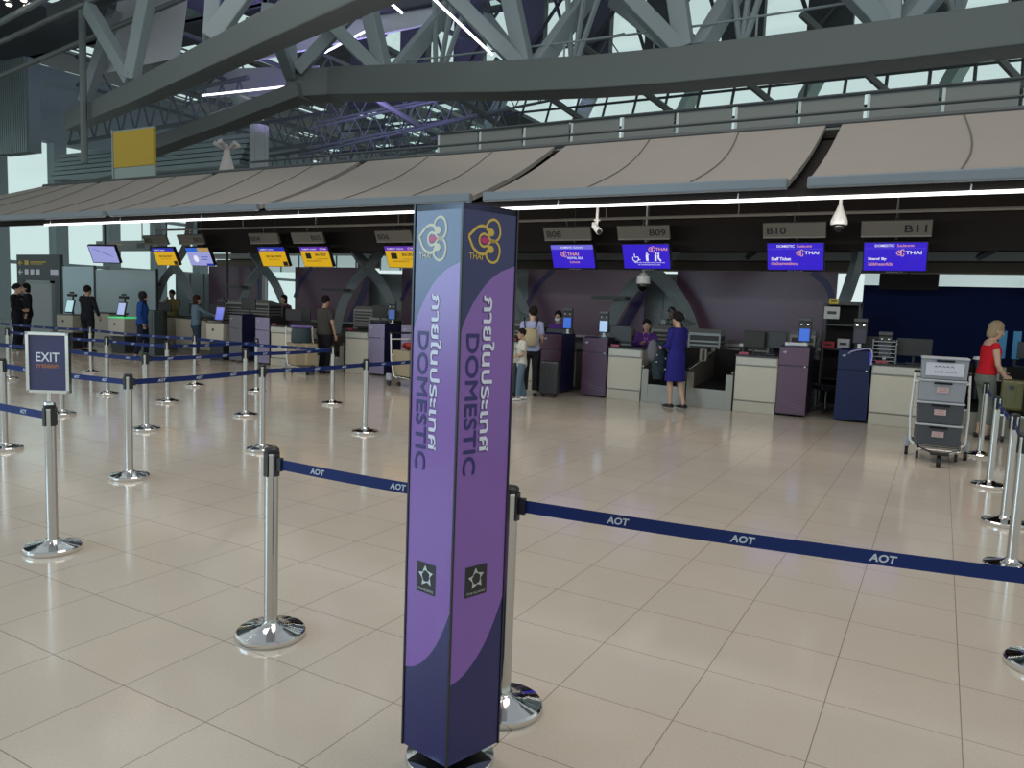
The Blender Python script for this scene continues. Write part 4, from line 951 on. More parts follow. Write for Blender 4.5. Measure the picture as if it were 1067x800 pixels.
def person(label, loc, rz, H=1.7, skin=skinB, hair='short', hairmat=hairm, top=None, sleeves='long', bottom=None, kind='trousers',
           shoes=shoe_b, arms=None, legs=None, lean=0., headturn=0., nod=0., hem=.5, build=1., female=False, seat=False, mask=False, collar=None, topen=.86, trouser_len=1.):
    s = H/1.75
    t = thing('person', label, 'person', loc, rz)
    hip = .93
    L = legs or [((-.095, .0, .90), (-.10, .03, .50), (-.105, -.02, .085)), ((.095, .0, .90), (.10, .03, .50), (.105, -.02, .085))]
    sw = (.165 if female else .185)*build
    A = arms or [((-sw, 0, 1.42), (-sw-.06, -.03, 1.14), (-sw-.06, .05, .90)), ((sw, 0, 1.42), (sw+.06, -.03, 1.14), (sw+.06, .05, .90))]
    B = lambda p: bend(p, lean, hip)*s
    def torso(mb, g, z0, z1):
        rows = [(.80, .12, .09, -.005), (.88, .165, .115, -.01), (.96, .165, .115, -.005), (1.08, .135 if female else .15, .098, .0), (1.2, .15 if female else .165, .108, .008), (1.3, .165 if female else .178, .115, .01), (1.39, .165 if female else .185, .10, 0), (1.44, .13, .08, -.01), (1.475, .07, .062, -.012)]
        rows = [(z, (rx*build+g), (ry*build+g), yo) for z, rx, ry, yo in rows if z0 <= z <= z1]
        rings = []
        for z, rx, ry, yo in rows:
            rings.append([mb.bm.verts.new(B((rx*math.cos(2*PI*i/18), yo+ry*math.sin(2*PI*i/18), z))) for i in range(18)])
        mb.skin(rings)
    hc = B((0, .02, 1.475)); HC = B((0, .03, 1.62))
    # body: one continuous remeshed surface
    m = MB(); torso(m, 0, .8, 1.5)
    m.tube([B((0, -.012, 1.44)), B((0, 0, 1.5)), HC-Vector((0, .0, .03))*s], [.062*s, .052*s, .052*s], 12)
    Rh = Matrix.Translation(HC) @ Matrix.Rotation(headturn, 4, 'Z') @ Matrix.Rotation(nod, 4, 'X') @ Matrix.Scale(s, 4)
    hv = MB(); hv.loft([(-.122, .022, .024, .045), (-.112, .036, .040, .036), (-.085, .052, .062, .018), (-.045, .064, .080, .006), (0, .073, .092, 0), (.045, .076, .096, -.004), (.085, .066, .084, -.008), (.112, .043, .055, -.01), (.124, .012, .016, -.01)], 18)
    hv.tube([(0, .088, .012), (0, .100, -.012), (0, .108, -.032), (0, .094, -.040)], [.007, .011, .014, .009], 8)
    for e in (-1, 1): hv.ell((e*.074, -.005, -.01), (.01, .018, .03), 8, 6)
    hv.ell((0, .082, -.068), (.022, .012, .008), 8, 5)
    for v in hv.bm.verts: v.co = Rh @ v.co
    tmp = bpy.data.meshes.new('h'); hv.bm.to_mesh(tmp); hv.bm.free(); m.bm.from_mesh(tmp); bpy.data.meshes.remove(tmp)
    for a in L:
        h, k, an = [Vector(p)*s if seat else B(p) if p[2] > hip else Vector(p)*s for p in a]
        d = (k-h); m.tube([h, h+d*.3, k-d*.1, k, k+(an-k)*.3, k+(an-k)*.75, an], [.083*s*build, .078*s*build, .056*s, .053*s, .055*s, .038*s, .034*s], 12)
        fw = Vector((0, 1, 0)); m.tube([an+Vector((0, -.03, -.01))*s, an+Vector((0, .02, -.04))*s, an+Vector((0, .1, -.062))*s, an+Vector((0, .16, -.068))*s], [.034*s, .036*s, .03*s, .018*s], 10, .8)
    for i, a in enumerate(A):
        sh, el, wr = [B(p) for p in a]; side = -1 if i == 0 else 1
        m.tube([sh+Vector((-side*.04, 0, .0))*s, sh, sh+(el-sh)*.5, el, el+(wr-el)*.4, wr], [.05*s, .05*s, .042*s*build, .036*s, .036*s, .024*s], 12)
        hand(m, wr, wr-el, -side, s)
    m.build('body', skin, t, remesh=.0085*s)
    # clothing
    if top:
        m = MB(); torso(m, .014, topen, 1.48 if sleeves != 'cap' else 1.40)
        for i, a in enumerate(A):
            sh, el, wr = [B(p) for p in a]; side = -1 if i == 0 else 1
            if sleeves == 'long': pts = [sh+Vector((-side*.05, 0, .01))*s, sh, sh+(el-sh)*.5, el, el+(wr-el)*.5, wr-(wr-el)*.06]; rr = [.062, .066, .058, .052, .047, .04]
            elif sleeves == 'short': pts = [sh+Vector((-side*.05, 0, .01))*s, sh, sh+(el-sh)*.35, sh+(el-sh)*.72]; rr = [.062, .066, .063, .062]
            else: pts = [sh+Vector((-side*.05, 0, -.01))*s, sh, sh+(el-sh)*.22]; rr = [.05, .058, .056]
            m.tube(pts, [q*s for q in rr], 14)
        tp = m.build('top', top, t, remesh=.011*s)
        if collar:
            m = MB(); m.tube([B((-.05, .05, 1.47)), B((-.02, .115, 1.36)), B((0, .125, 1.28))], [(.016, .006)]*3, 6); m.tube([B((.05, .05, 1.47)), B((.02, .115, 1.36)), B((0, .125, 1.28))], [(.016, .006)]*3, 6); m.build('collar', collar, t)
    if kind == 'trousers':
        m = MB(); torso(m, .012, .8, .97)
        for a in L:
            h, k, an = [Vector(p)*s if seat else B(p) if p[2] > hip else Vector(p)*s for p in a]; e = k+(an-k)*(.93*trouser_len); d = k-h
            m.tube([h, h+d*.35, k, k+(e-k)*.5, e], [.098*s*build, .092*s*build, .073*s, .068*s, .066*s], 14)
        m.build('trousers', bottom, t, remesh=.011*s)
    elif kind == 'skirt':
        m = MB(); torso(m, .016, .88, 1.08)
        rows = [(.93, .183, .13, 0), (.8, .19, .14, 0), (.65, .2, .15, .0), (hem, .205, .16, 0), (hem-.004, .19, .145, 0)]
        m.skin([[m.bm.verts.new(Vector((rx*build*math.cos(2*PI*i/24)*(1+.02*math.cos(i*PI)), yo+ry*math.sin(2*PI*i/24), z))*s) for i in range(24)] for z, rx, ry, yo in rows]); m.build('skirt', bottom, t, remesh=.011*s)
    for a in L:
        an = Vector(a[2])*s; m = MB(); m.tube([an+Vector((0, -.065, -.055))*s, an+Vector((0, -.03, -.045))*s, an+Vector((0, .06, -.05))*s, an+Vector((0, .13, -.062))*s, an+Vector((0, .19, -.068))*s], [(.036*s, .03*s), (.042*s, .038*s), (.044*s, .034*s), (.044*s, .024*s), (.026*s, .014*s)], 12); m.build('shoe', shoes, t, smooth=50)
    # hair
    m = MB()
    m.ell((0, -.018, .046), (.090, .106, .104), 18, 12)
    if hair == 'bun': m.ell((0, -.125, .03), (.045, .04, .045), 12, 8)
    if hair == 'topbun': m.ell((0, -.07, .115), (.05, .05, .04), 12, 8)
    if hair == 'long': m.loft([(-.30, .07, .025, -.075), (-.18, .085, .05, -.065), (-.05, .088, .08, -.04), (.02, .08, .09, -.03)], 16)
    if hair == 'bob': m.loft([(-.12, .07, .05, -.05), (-.06, .084, .085, -.035), (.02, .082, .09, -.028)], 16)
    if hair == 'pony': m.tube([(0, -.1, .05), (0, -.15, -.02), (0, -.13, -.16)], [.03, .035, .015], 10)
    if hair == 'scarf':
        m.ell((0, -.015, .02), (.094, .108, .125), 18, 12); m.loft([(-.26, .17, .11, -.01), (-.16, .12, .09, -.01), (-.09, .08, .08, -.005)], 18)
    for v in m.bm.verts: v.co = Rh @ v.co
    m.build('hair' if hair != 'scarf' else 'headscarf', hairmat, t, remesh=.009*s)
    for e in (-1, 1):
        m = MB(); m.ell((e*.03, .086, .008), (.011, .006, .006), 8, 5)
        for v in m.bm.verts: v.co = Rh @ v.co
        m.build('eye', mat('eye_dark', (.02, .015, .012), .2), t)
        m = MB(); m.tube([(e*.016, .094, .026), (e*.032, .094, .031), (e*.046, .084, .026)], .003, 5)
        for v in m.bm.verts: v.co = Rh @ v.co
        m.build('eyebrow', hairm, t)
    if mask:
        m = MB(); m.ell((0, .055, -.055), (.062, .058, .048), 14, 9)
        for v in m.bm.verts: v.co = Rh @ v.co
        m.build('face_mask', mat('mask_white', (.6, .62, .66), .6), t)
    else:
        m = MB(); m.ell((0, .088, -.068), (.021, .009, .006), 8, 5)
        for v in m.bm.verts: v.co = Rh @ v.co
        m.build('lips', mat('lips', (.32, .08, .07), .4), t)
    return t, B, Rh, s
D = math.radians
suit = mat('suit_black', (.012, .013, .018), .7); blouse = mat('blouse_white', (.6, .6, .58), .6)
# heading: 0 faces +Y (away from the queue), 180 faces the camera side
# woman in royal blue dress
royal = mat('royal_blue_cloth', (.022, .02, .17), .7)
person('woman with black bun in royal blue suit dress holding a coat at the conveyor', (-3.86, 12.50, 0), D(62), 1.62, skinA, 'bun', hairm, royal, 'long', royal, 'skirt', shoe_b,
       arms=[((-.165, 0, 1.42), (-.2, .02, 1.15), (-.14, .22, 1.10)), ((.165, 0, 1.42), (.2, .0, 1.14), (.1, .24, 1.12))],
       legs=[((-.09, .0, .90), (-.08, .05, .50), (-.07, .02, .095)), ((.09, .0, .90), (.09, -.02, .50), (.09, -.16, .10))], hem=.50, female=True, topen=.86, build=1.05)
t = thing('coat', 'grey and dark green patterned coat hanging over the arm of the woman in blue', 'coat', (-4.19, 12.6, 1.08), .5)
m = MB(); m.loft([(-.62, .09, .05, 0), (-.5, .12, .06, 0), (-.2, .13, .07, 0), (.0, .12, .06, 0), (.03, .08, .04, 0)], 14); m.build('folds', mat('coat_green', (.025, .04, .05), .8, noise=.9, nscale=14), t, smooth=60)
m = MB(); m.ell((-.12, 0, -.13), (.1, .08, .19)); m.build('hood', mat('coat_grey', (.13, .13, .15), .8), t, smooth=60)
m = MB(); [m.ell((.1*math.cos(k*2.1), -.062+.02*(k % 2), -.08-.06*k), (.014, .01, .014), 6, 4) for k in range(8)]; m.build('spots', letter_g, t)
# woman in red top
person('woman with grey-blond hair in red top and grey-green trousers', (.60, 12.60, 0), D(-75), 1.66, skinA, 'bob', hairg, mat('red_cloth', (.45, .012, .022), .7), 'cap', mat('trouser_grey_green', (.13, .145, .125), .75), 'trousers', shoe_b,
       arms=[((-.165, 0, 1.40), (-.21, .04, 1.12), (-.12, .25, .98)), ((.165, 0, 1.40), (.21, .06, 1.12), (.17, .20, .93))], lean=.07, nod=-.22, female=True, build=1.06, topen=.95, trouser_len=.72,
       legs=[((-.09, .0, .90), (-.09, .05, .50), (-.09, .0, .085)), ((.09, .0, .90), (.09, .08, .50), (.10, .03, .085))])
# mother, boy
t_, B_, R_, s_ = person('woman with black top-bun in pale lilac top wearing a small beige backpack', (-6.48, 12.2, 0), D(25), 1.62, skinA, 'topbun', hairm, mat('lilac_cloth', (.34, .36, .55), .7), 'short', mat('skirt_black', (.015, .015, .018), .8), 'trousers', shoe_b,
       arms=[((-.165, 0, 1.42), (-.2, .0, 1.14), (-.16, .2, 1.0)), ((.165, 0, 1.42), (.2, .02, 1.14), (.18, .2, 1.0))], female=True, headturn=.5)
t = thing('backpack', 'small beige backpack with red charm on the back of the lilac woman', 'backpack', (-6.42, 12.02, 1.08), D(25))
m = MB(); m.loft([(-.16, .12, .05, 0), (-.14, .14, .07, 0), (0, .145, .08, 0), (.12, .13, .07, 0), (.16, .08, .04, 0)], 16); m.build('bag', mat('bag_beige', (.36, .29, .18), .7), t, smooth=60)
for s in (-1, 1):
    m = MB(); m.tube([(s*.09, .05, .12), (s*.11, .08, .26), (s*.12, .17, .34), (s*.12, .27, .28)], .012, 6); m.build('strap', suit, t)
m = MB(); m.ell((-.09, -.06, .1), (.03, .02, .03), 8, 6); m.build('charm', mat('charm_red', (.5, .03, .02), .5), t)
person('small boy in white printed t-shirt and blue jeans standing right of the pillar', (-6.26, 11.45, 0), D(128), 1.24, skinB, 'short', hairm, mat('tshirt_white', (.52, .49, .43), .8, noise=.25, nscale=30), 'short', mat('jeans', (.10, .15, .20), .8), 'trousers', shoe_w,
       arms=[((-.185, 0, 1.42), (-.24, .0, 1.14), (-.08, .2, 1.06)), ((.185, 0, 1.42), (.24, .02, 1.14), (.06, .22, 1.03))], build=1.0, headturn=.3, topen=.8,
       legs=[((-.095, .0, .90), (-.12, .06, .50), (-.15, .08, .085)), ((.095, .0, .90), (.12, -.02, .50), (.14, -.12, .085))])
def suitcase(x, y, rz, h, w, d, mt, label, z=0., handle=True):
    t = thing('suitcase', label, 'suitcase', (x, y, z), rz)
    m = MB(); m.span(-w/2, w/2, -d/2, d/2, .05, h); m.build('shell', mt, t, bevel=.035)
    m = MB()
    for k in range(5): m.span(-w/2+w*(k+.5)/5-.012, -w/2+w*(k+.5)/5+.012, -d/2-.006, d/2+.006, .12, h-.07)
    m.build('ribs', mt, t, bevel=.004)
    for a in (-1, 1):
        for b in (-1, 1):
            m = MB(); m.tube([(a*(w/2-.06)-.012, b*(d/2-.05), .03), (a*(w/2-.06)+.012, b*(d/2-.05), .03)], .03, 14); m.build('wheel', blackp, t, smooth=50)
    if handle: m = MB(); m.tube([(-.09, 0, h-.01), (-.09, 0, h+.28), (.09, 0, h+.28), (.09, 0, h-.01)], .01, 6); m.build('handle', steel, t)
    return t
suitcase(-6.12, 12.28, .3, .66, .34, .24, mat('case_dark_pattern', (.02, .02, .024), .4, noise=.9, nscale=40), 'black patterned suitcase behind the boy by the plum kiosk', handle=False)
suitcase(-6.75, 11.85, .3, .6, .38, .24, mat('case_black', (.012, .012, .014), .35), 'plain black suitcase at the right side of the pillar behind the boy')
olive = mat('case_olive', (.075, .072, .01), .35)
t = suitcase(1.08, 12.2, -.3, .46, .6, .24, olive, 'olive green hard suitcase held by the woman in red', z=.42, handle=False)
m = MB(); m.span(-.03, .03, -.13, .13, .06, .465); m.build('strap', black, t)
m = MB(); m.box((-.17, -.125, .36), (.05, .02, .05)); m.build('latch', blackp, t); m = MB(); m.box((.17, -.125, .36), (.05, .02, .05)); m.build('latch', blackp, t)
t = thing('luggage_cart', 'low steel luggage cart carrying the olive suitcase at the right edge', 'luggage cart', (1.1, 12.2, 0), -.3)
m = MB(); m.box((0, 0, .405), (.72, .36, .03)); m.build('deck', steel, t, bevel=.005)
for a in (-1, 1):
    for b in (-1, 1): m = MB(); m.tube([(a*.3, b*.14, .39), (a*.3, b*.14, .08)], .014, 8); m.build('leg', steel, t); m = MB(); m.tube([(a*.3-.015, b*.14, .04), (a*.3+.015, b*.14, .04)], .04, 14); m.build('wheel', blackp, t)
# agents behind the desks (standing or sitting behind the counters)
vio = mat('agent_violet', (.085, .03, .20), .7)
person('seated agent with black hair in violet jacket and pink blouse behind the B09 counter', (-4.98, 14.1, -.16), D(200), 1.62, skinA, 'bun', hairm, vio, 'long', suit, 'trousers', shoe_b, female=True, collar=mat('blouse_pink', (.5, .2, .25), .6),
       arms=[((-.165, 0, 1.42), (-.24, .12, 1.2), (-.12, .34, 1.26)), ((.165, 0, 1.42), (.24, .12, 1.2), (.1, .34, 1.26))], seat=True,
       legs=[((-.09, .0, .86), (-.1, .42, .84), (-.1, .42, .40)), ((.09, .0, .86), (.1, .42, .84), (.1, .42, .40))])
t = thing('office_chair', 'black office chair under the violet-jacketed agent', 'chair', (-4.98, 14.05, 0))
m = MB(); m.box((0, .1, .44), (.46, .42, .07)); m.build('seat', blackp, t, bevel=.02); m = MB(); m.box((0, .34, .72), (.42, .05, .4)); m.build('backrest', blackp, t, bevel=.02); m = MB(); m.tube([(0, .1, .06), (0, .1, .42)], .03, 10); m.build('column', steel, t)
for k in range(5): m = MB(); a = k*2*PI/5; m.tube([(0, .1, .07), (.26*math.cos(a), .1+.26*math.sin(a), .045)], .02, 6); m.build('leg', blackp, t)
person('agent with white face mask behind the plum kiosk at B08', (-6.98, 14.3, -.07), D(190), 1.62, skinA, 'bun', hairm, vio, 'long', suit, 'trousers', shoe_b, female=True, mask=True)
person('bald man in dark shirt standing far back in the arch between the purple panels', (-5.75, 18.0, 0), D(215), 1.74, skinC, 'none', mat('shaved_hair', (.05, .04, .035), .7), mat('shirt_dark', (.03, .035, .03), .8), 'short', suit, 'trousers', shoe_b,
       arms=[((-.185, 0, 1.42), (-.34, .1, 1.25), (-.3, .3, 1.3)), ((.185, 0, 1.42), (.26, .0, 1.14), (.26, .1, .9))])
# dark-shirted man
person('man in dark grey shirt and black trousers seen from behind, left of the pillar', (-11.75, 12.45, 0), D(-12), 1.69, skinB, 'short', hairm, mat('shirt_charcoal', (.045, .043, .04), .8), 'short', mat('trouser_black', (.012, .012, .016), .8), 'trousers', shoe_b,
       arms=[((-.21, 0, 1.42), (-.28, .05, 1.16), (-.2, .26, 1.05)), ((.21, 0, 1.42), (.3, .0, 1.14), (.31, .07, .88))], build=1.3)
person('woman with dark wavy hair in grey-blue sweater reaching to the blue tablet', (-16.75, 13.05, 0), D(-30), 1.6, skinA, 'long', mat('hair_dark_brown', (.03, .014, .012), .5), mat('sweater_grey_blue', (.10, .155, .21), .85), 'long', mat('jeans_dark', (.03, .05, .08), .8), 'trousers', shoe_w,
       arms=[((-.165, 0, 1.42), (-.24, .0, 1.15), (-.2, .22, 1.05)), ((.165, 0, 1.42), (.24, .2, 1.28), (.26, .42, 1.2))], female=True, build=1.1)
person('woman in black headscarf and blue jacket standing in profile at the left counters', (-17.15, 11.81, 0), D(-42), 1.64, skinA, 'scarf', mat('scarf_black', (.012, .012, .016), .8), mat('jacket_blue', (.012, .05, .22), .75), 'long', mat('trouser_navy', (.012, .015, .03), .8), 'trousers', shoe_b, female=True, build=1.15, topen=.8,
       legs=[((-.095, .0, .90), (-.11, .08, .50), (-.115, .06, .085)), ((.095, .0, .90), (.1, -.04, .50), (.105, -.16, .085))])
person('man in black suit seen from behind raising his left hand to his face', (-19.65, 11.95, 0), D(10), 1.74, skinB, 'short', hairm, suit, 'long', suit, 'trousers', shoe_b, build=1.1, topen=.8,
       arms=[((-.19, 0, 1.42), (-.36, .1, 1.32), (-.2, .2, 1.56)), ((.19, 0, 1.42), (.32, -.02, 1.2), (.34, .06, .95))])
person('uniformed woman with low bun in black suit standing at the far left in profile', (-21.1, 10.95, 0), D(-58), 1.72, skinA, 'bun', hairm, suit, 'long', suit, 'trousers', shoe_b, female=True, topen=.8, collar=blouse,
       arms=[((-.165, 0, 1.42), (-.2, .0, 1.15), (-.05, .2, 1.08)), ((.165, 0, 1.42), (.21, .0, 1.15), (.08, .2, 1.06))])
person('second black-suited woman half hidden behind the uniformed woman at the far left', (-22.3, 11.85, 0), D(-200), 1.74, skinA, 'bob', hairm, suit, 'long', suit, 'trousers', shoe_b, female=True, topen=.8)
person('man in olive jacket standing with hand at his chin behind the beige desk', (-20.6, 15.2, 0), D(200), 1.73, skinC, 'short', hairm, mat('jacket_olive', (.15, .125, .05), .85), 'long', suit, 'trousers', shoe_b, build=1.1,
       arms=[((-.19, 0, 1.42), (-.26, .1, 1.15), (-.06, .22, 1.18)), ((.19, 0, 1.42), (.25, .12, 1.16), (.06, .2, 1.42))])
person('distant woman in plum top standing behind the B05 counter', (-15.95, 15.3, 0), D(190), 1.7, skinA, 'bob', hairm, mat('top_plum', (.09, .04, .07), .8), 'long', suit, 'trousers', shoe_b, female=True)
# ------------------------------------------------------------------ trolley with crates
def trolley(label, loc, rz, sc=1.):
    t = thing('baggage_trolley', label, 'trolley', loc, rz)
    m = MB()
    for s in (-1, 1): m.tube([(s*.23, .12, .16), (s*.285, .16, .2), (s*.30, .24, .5), (s*.285, .30, 1.0)], .014, 8)
    m.tube([(-.285, .28, .9), (.285, .28, .9)], .013, 8); m.tube([(-.295, .26, .6), (.295, .26, .6)], .01, 8); m.build('upright_frame', white_p, t, smooth=50)
    m = MB(); m.tube([(-.3, .31, 1.02), (.3, .31, 1.02)], .02, 10); m.build('handle', blackp, t, smooth=50)
    m = MB()
    for s in (-1, 1): m.tube([(s*.05, -.42, .15), (s*.2, -.2, .17), (s*.25, .38, .2)], .016, 8)
    for y in (-.25, -.05, .15, .35): m.tube([(-.21, y, .17+.03*y), (.21, y, .17+.03*y)], .012, 8)
    m.build('platform', steel, t, smooth=50)
    m = MB(); m.box((0, -.44, .155), (.19, .07, .03)); m.build('front_bumper', blackp, t, bevel=.01)
    m = MB(); m.tube([(-.02, -.38, .07), (.02, -.38, .07)], .07, 20); m.build('wheel', blackp, t, smooth=50)
    m = MB(); m.tube([(0, -.38, .07), (0, -.40, .15)], .02, 8); m.build('fork', blackp, t)
    for s in (-1, 1):
        m = MB(); m.tube([(s*.31-.018, .3, .06), (s*.31+.018, .3, .06)], .06, 18); m.build('wheel', blackp, t, smooth=50)
        m = MB(); m.box((s*.31, .3, .17), (.06, .14, .13)); m.build('wheel_guard', mat('guard_grey', (.35, .37, .42), .4), t, bevel=.015)
        m = MB(); m.tube([(s*.2-.014, .1, .045), (s*.2+.014, .1, .045)], .045, 16); m.build('wheel', blackp, t, smooth=50)
    return t
TX, TYY = .07, 10.05
trolley('white-framed airport trolley loaded with four grey crates right of centre', (TX, TYY, 0), D(3))
pap = mat('label_paper', (.55, .56, .62), .7)
for k in range(4):
    t = thing('storage_crate', ['dark grey crate at the bottom of the stack on the trolley', 'dark grey crate second from the bottom on the trolley', 'light grey crate below the top one on the trolley', 'light grey crate on top of the trolley stack with a white notice'][k], 'crate', (TX-.02+.004*k, TYY-.02+.01*k, .20+k*.2545), D(3), 'grey crates on the trolley')
    cm = mat('crate_dark', (.055, .057, .065), .45) if k < 2 else mat('crate_light', (.27, .28, .31), .45)
    m = MB(); m.prism([(-.226, 0), (.226, 0), (.236, .23), (-.236, .23)], -.16, .16, lambda u, v, a: Vector((u, a, v+.004))); m.build('bin', cm, t, bevel=.012)
    m = MB(); m.span(-.242, .242, -.17, .17, .232, .254); m.build('rim', mat('crate_rim', (.42, .43, .45), .4), t, bevel=.006)
    m = MB(); m.span(-.09, .09, -.179, -.17, .205, .226); m.build('hand_hold', black, t)
    m = MB(); w, h, z = ((.19, .075, .12) if k == 3 else (.06, .032, .14)); m.span(-w, w, -.172, -.168, z-h, z+h); pl = m.build('label', pap if k == 3 else mat('label_pink', (.5, .36, .36), .7), t, rot=(D(3.5) if False else 0, 0, 0)); pl.location = (0, .002, 0)
    m = MB(); f = YF(0, -.1725, 0); random.seed(k)
    for r in range(2):
        u = -w*.55
        while u < w*.5: q = random.uniform(.25, .5)*h; m.stroke([(u, z+h*.35-r*h*.8), (u+q*.5, z+h*.35-r*h*.8+q*.5), (u+q, z+h*.3-r*h*.8)], .008 if k == 3 else .005, f, .001); u += q*1.5
    m.build('handwriting', mat('ink', (.06, .05, .07), .7) if k == 3 else mat('ink_red', (.4, .06, .05), .7), pl)
# loaded trolleys beyond the maze
cb = mat('cardboard', (.32, .26, .17), .8)
trolley('airport trolley loaded with a tan box beside the dark-shirted man', (-11.95, 12.0, 0), D(60))
t = thing('cardboard_box', 'tan cardboard box on the trolley beside the dark-shirted man', 'box', (-11.98, 12.0, .21), D(60)); m = MB(); m.span(-.24, .24, -.36, .34, 0, .45); m.build('carton', cb, t, bevel=.008); m = MB(); m.span(-.03, .03, -.364, .344, -.002, .454); m.build('tape', mat('tape', (.4, .33, .2), .3), t)
t = thing('travel_bag', 'dark teal bag with lilac lid on top of the tan box', 'bag', (-12.0, 12.0, .662), D(60)); m = MB(); m.loft([(0, .2, .16, 0), (.05, .22, .17, 0), (.28, .21, .16, 0), (.32, .19, .14, 0)], 16); m.build('bag', mat('bag_teal', (.03, .05, .06), .8), t, smooth=50); m = MB(); m.box((0, 0, .35), (.4, .28, .05)); m.build('lid', mat('lid_lilac', (.17, .12, .34), .6), t, bevel=.015)
trolley('airport trolley with tan box and red bundle cut by the left side of the pillar', (-8.85, 11.75, 0), D(70))
t = thing('cardboard_box', 'tan cardboard box on the trolley at the left side of the pillar', 'box', (-8.88, 11.75, .21), D(70)); m = MB(); m.span(-.22, .22, -.3, .3, 0, .48); m.build('carton', cb, t, bevel=.008); m = MB(); m.span(-.03, .03, -.304, .304, -.002, .484); m.build('tape', mat('tape', (.4, .33, .2), .3), t)
t = thing('jacket_bundle', 'crumpled red and black jacket on the tan box beside the pillar', 'jacket', (-8.88, 11.75, .70), D(70))
m = MB(); [m.ell((.09*math.cos(k*1.7), .14*math.sin(k*2.3), .05+.03*(k % 3)), (.1, .12, .06), 10, 7) for k in range(6)]; m.build('folds', mat('jacket_red', (.28, .03, .02), .8, noise=.6, nscale=9), t, remesh=.012); m = MB(); [m.ell((.1*math.cos(k*1.3+1), .12*math.sin(k*1.9+1), .1), (.06, .05, .04), 9, 6) for k in range(3)]; m.build('sleeve', black, t, remesh=.012)
# white cone lamps standing beyond the canopy
for x, y, z, lab in ((-21.5, 18, 5.6, 'white cone-shaped floodlight cluster above the left part of the canopy'), (-13.6, 24, 6.6, 'smaller white cone-shaped floodlight above the canopy left of the pillar')):
    t = thing('floodlight', lab, 'floodlight', (x, y, z))
    m = MB(); m.lathe([(.36, 0), (.3, .1), (.12, .75), (.1, .95)], 18); m.build('cone', mat('lamp_white', (.62, .57, .55), .5), t, smooth=50)
    for k in range(5):
        a = k*2*PI/5; m = MB(); m.tube([(.1*math.cos(a), .1*math.sin(a), .95), (.42*math.cos(a), .42*math.sin(a), 1.12)], [.05, .09], 8); m.build('lamp_head', mat('lamp_white', (.62, .57, .55), .5), t)
    m = MB(); m.tube([(0, 0, -z), (0, 0, 0)], .05, 8); m.build('stem', beamgrey, t)
bulb = mat('spot_bulb', (.9, .9, .9), .4, emit=(1, .9, .78), es=9)
for x, y, z in ((-25, 13.2, 10.3), (-19.2, 13.1, 10.3), (-16.4, 10.6, 9.3), (-11.2, 7.6, 8.2)):
    t = thing('spotlight_cluster', 'cluster of small bright spotlights under the roof, %s' % {-25: 'the leftmost', -19.2: 'second from the left', -16.4: 'above the slanting truss', -11.2: 'nearest, by the truss top'}[x], 'spotlight', (x, y, z))
    m = MB(); m.tube([(-.4, 0, 0), (.4, 0, 0)], .03, 6); m.tube([(0, -.3, 0), (0, .3, 0)], .03, 6); m.tube([(0, 0, 0), (0, 0, 1.0)], .03, 6); m.build('arm', pipe, t)
    for a, b in ((-.4, 0), (.4, 0), (0, -.3), (0, .3)):
        m = MB(); m.tube([(a, b, -.02), (a, b, -.16)], [.06, .1], 12); m.build('lamp_head', pipe, t)
        m = MB(); m.lathe([(.0, -.2), (.06, -.195), (.085, -.165), (.085, -.16)], 12, (a, b, 0)); m.build('bulb', bulb, t)
for a, b in (((-17, 11.8, 10.0), (-14.2, 14.2, 9.9)), ((-11.0, 9.6, 8.7), (-13.4, 17, 9.4)), ((-24, 19, 8.8), (-19.5, 20, 9.0)), ((-21.0, 22, 10.8), (-19.0, 22, 11.3)), ((-13.2, 17.8, 10.2), (-11.9, 19.3, 8.8))):
    m = MB(); m.tube([a, b], .035, 6); tag(m.build('tube_lamp', mat('tube_lamp', (.9, .9, .9), .4, emit=(.95, .93, 1), es=3)), 'thin white tube lamp fixed among the roof trusses', 'lamp', 'tube lamps among the trusses')

# small things behind the B10 and B11 counters
for x, lab in ((-.62, 'black back of a hanging screen in front of the navy partition behind B11'), (1.75, 'black back of a hanging screen at the right edge')):
    t = thing('rear_screen', lab, 'screen', (x, 16.3, 2.36))
    m = MB(); m.box((0, 0, 0), (1.0, .12, .30)); m.build('housing', black, t, bevel=.01); m = MB(); m.tube([(0, 0, .14), (0, 0, 1.86)], .03, 8); m.build('hanger', blackp, t)
t = thing('equipment_shelf', 'black equipment shelf with papers and boxes behind the deep blue kiosk', 'shelf', (-1.62, 15.3, 0))
m = MB()
for a in (-.3, .3):
    for b in (-.2, .2): m.box((a, b, .95), (.03, .03, 1.9))
m.build('frame', blackp, t); m = MB()
for z in (.5, 1.05, 1.5, 1.88): m.box((0, 0, z), (.62, .44, .03))
m.build('shelf', blackp, t); m = MB(); m.box((0, .2, .95), (.6, .01, 1.9)); m.build('back_panel', black, t)
for nm, c, p_, d_, lab in (('notice', (.5, .5, .5), (-1.78, 15.07, 1.72), (.26, .01, .22), 'white paper notice on the equipment shelf'), ('supply_box', (.42, .03, .05), (-1.8, 15.2, 1.13), (.2, .2, .12), 'red box on the equipment shelf'),
                           ('paper_roll_box', (.45, .46, .5), (-1.55, 15.2, 1.16), (.2, .2, .18), 'white box beside the red one on the equipment shelf'), ('yellow_tag', (.55, .42, .03), (-1.76, 15.06, 1.93), (.16, .01, .1), 'small yellow tag at the top of the equipment shelf')):
    m = MB(); m.box((0, 0, 0), d_); m.mi = 1; m.box((0, -d_[1]/2-.001, 0), (d_[0]*.6, .002, d_[2]*.25)); tag(m.build(nm, [mat(nm+'_m', c, .6), blackp], None, loc=p_, bevel=.002), lab, nm.split('_')[-1])
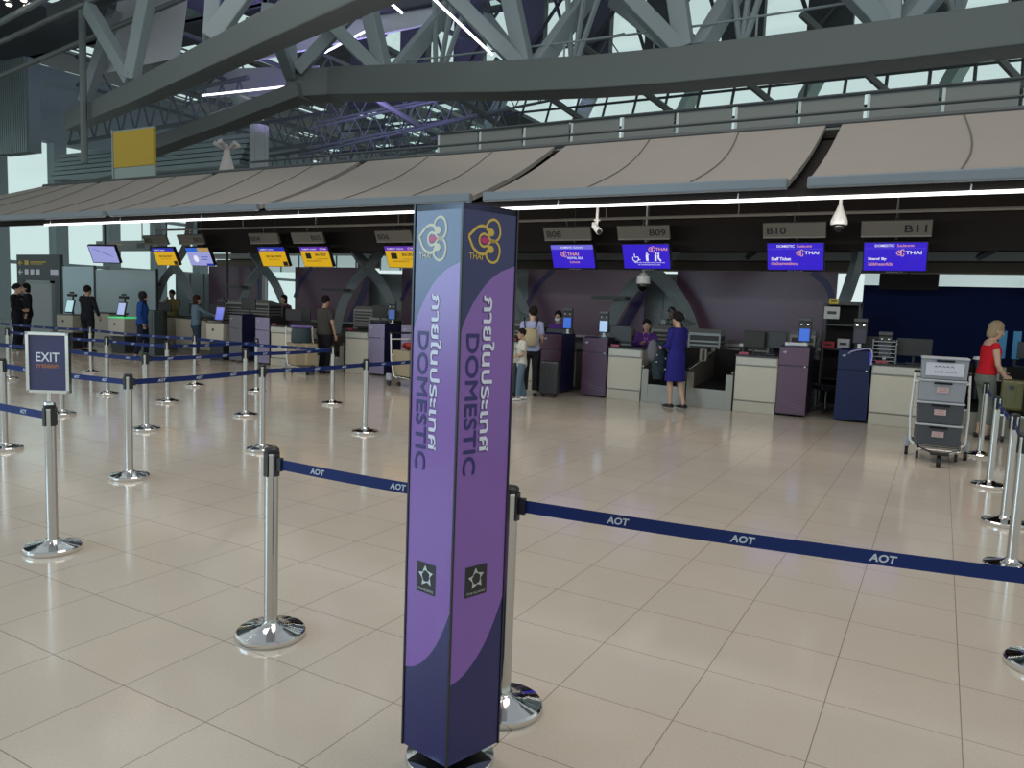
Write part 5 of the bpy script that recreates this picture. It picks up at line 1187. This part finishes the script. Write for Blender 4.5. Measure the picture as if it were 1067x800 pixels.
for x, lab in ((.98, 'left of the two glowing pale blue strips beside the woman in red'), (1.2, 'right of the two glowing pale blue strips beside the woman in red')):
    t = thing('light_strip', lab, 'light strip', (x, 16.4, 0)); m = MB(); m.box((0, 0, 1.26), (.12, .04, .5)); m.build('panel', mat('strip_azure', (.03, .2, .4), .4, emit=(.04, .32, .62), es=.08), t); m = MB(); m.box((0, .03, .75), (.05, .03, 1.5)); m.box((0, .02, .01), (.3, .2, .02)); m.build('stand', blackp, t)
_ch = [o for o in bpy.data.objects if o.get('category') == 'chair'][0]
copy_thing(_ch, (-1.55, 13.9, 0), 2.2, 'black office chair in the gap between the mauve and the deep blue kiosk')
monitor(1.4, 15.0, .95, -.4, 'black monitor at the right edge behind the olive suitcase', .6)
t = thing('service_desk', 'dark desk at the right edge behind the olive suitcase', 'desk', (1.6, 14.8, 0)); m = MB(); m.span(-.5, .8, 0, .5, 0, .92); m.build('body', kick, t); m = MB(); m.span(-.52, .82, -.02, .52, .92, .95); m.build('top', topm, t)
t = thing('desk_fan', 'grey round cage fan standing behind the violet-jacketed agent', 'fan', (-5.45, 16.6, 0))
m = MB(); m.lathe([(.2, 0), (.19, .02), (.03, .04)], 20); m.tube([(0, 0, .03), (0, 0, 1.35)], .02, 8); m.build('stand', blackp, t)
m = MB()
for rr_ in (.08, .16, .24, .32): m.tube([(rr_*math.cos(a*PI/12), -.06, 1.4+rr_*math.sin(a*PI/12)) for a in range(25)], .006, 4, 1, (0, 1, 0))
for a in range(12): m.tube([(.04*math.cos(a*PI/6), -.06, 1.4+.04*math.sin(a*PI/6)), (.32*math.cos(a*PI/6), -.06, 1.4+.32*math.sin(a*PI/6))], .004, 4)
m.build('cage', webgrey, t); m = MB(); m.tube([(0, -.08, 1.4), (0, .1, 1.4)], .06, 14); m.build('hub', webgrey, t)
for a in range(3):
    m = MB(); c, q = math.cos(a*2.094), math.sin(a*2.094); m.poly([(.04*c, -.02, 1.4+.04*q), (.27*c-.1*q, -.04, 1.4+.27*q+.1*c), (.29*c+.07*q, 0, 1.4+.29*q-.07*c)]); m.build('blade', beamgrey, t)
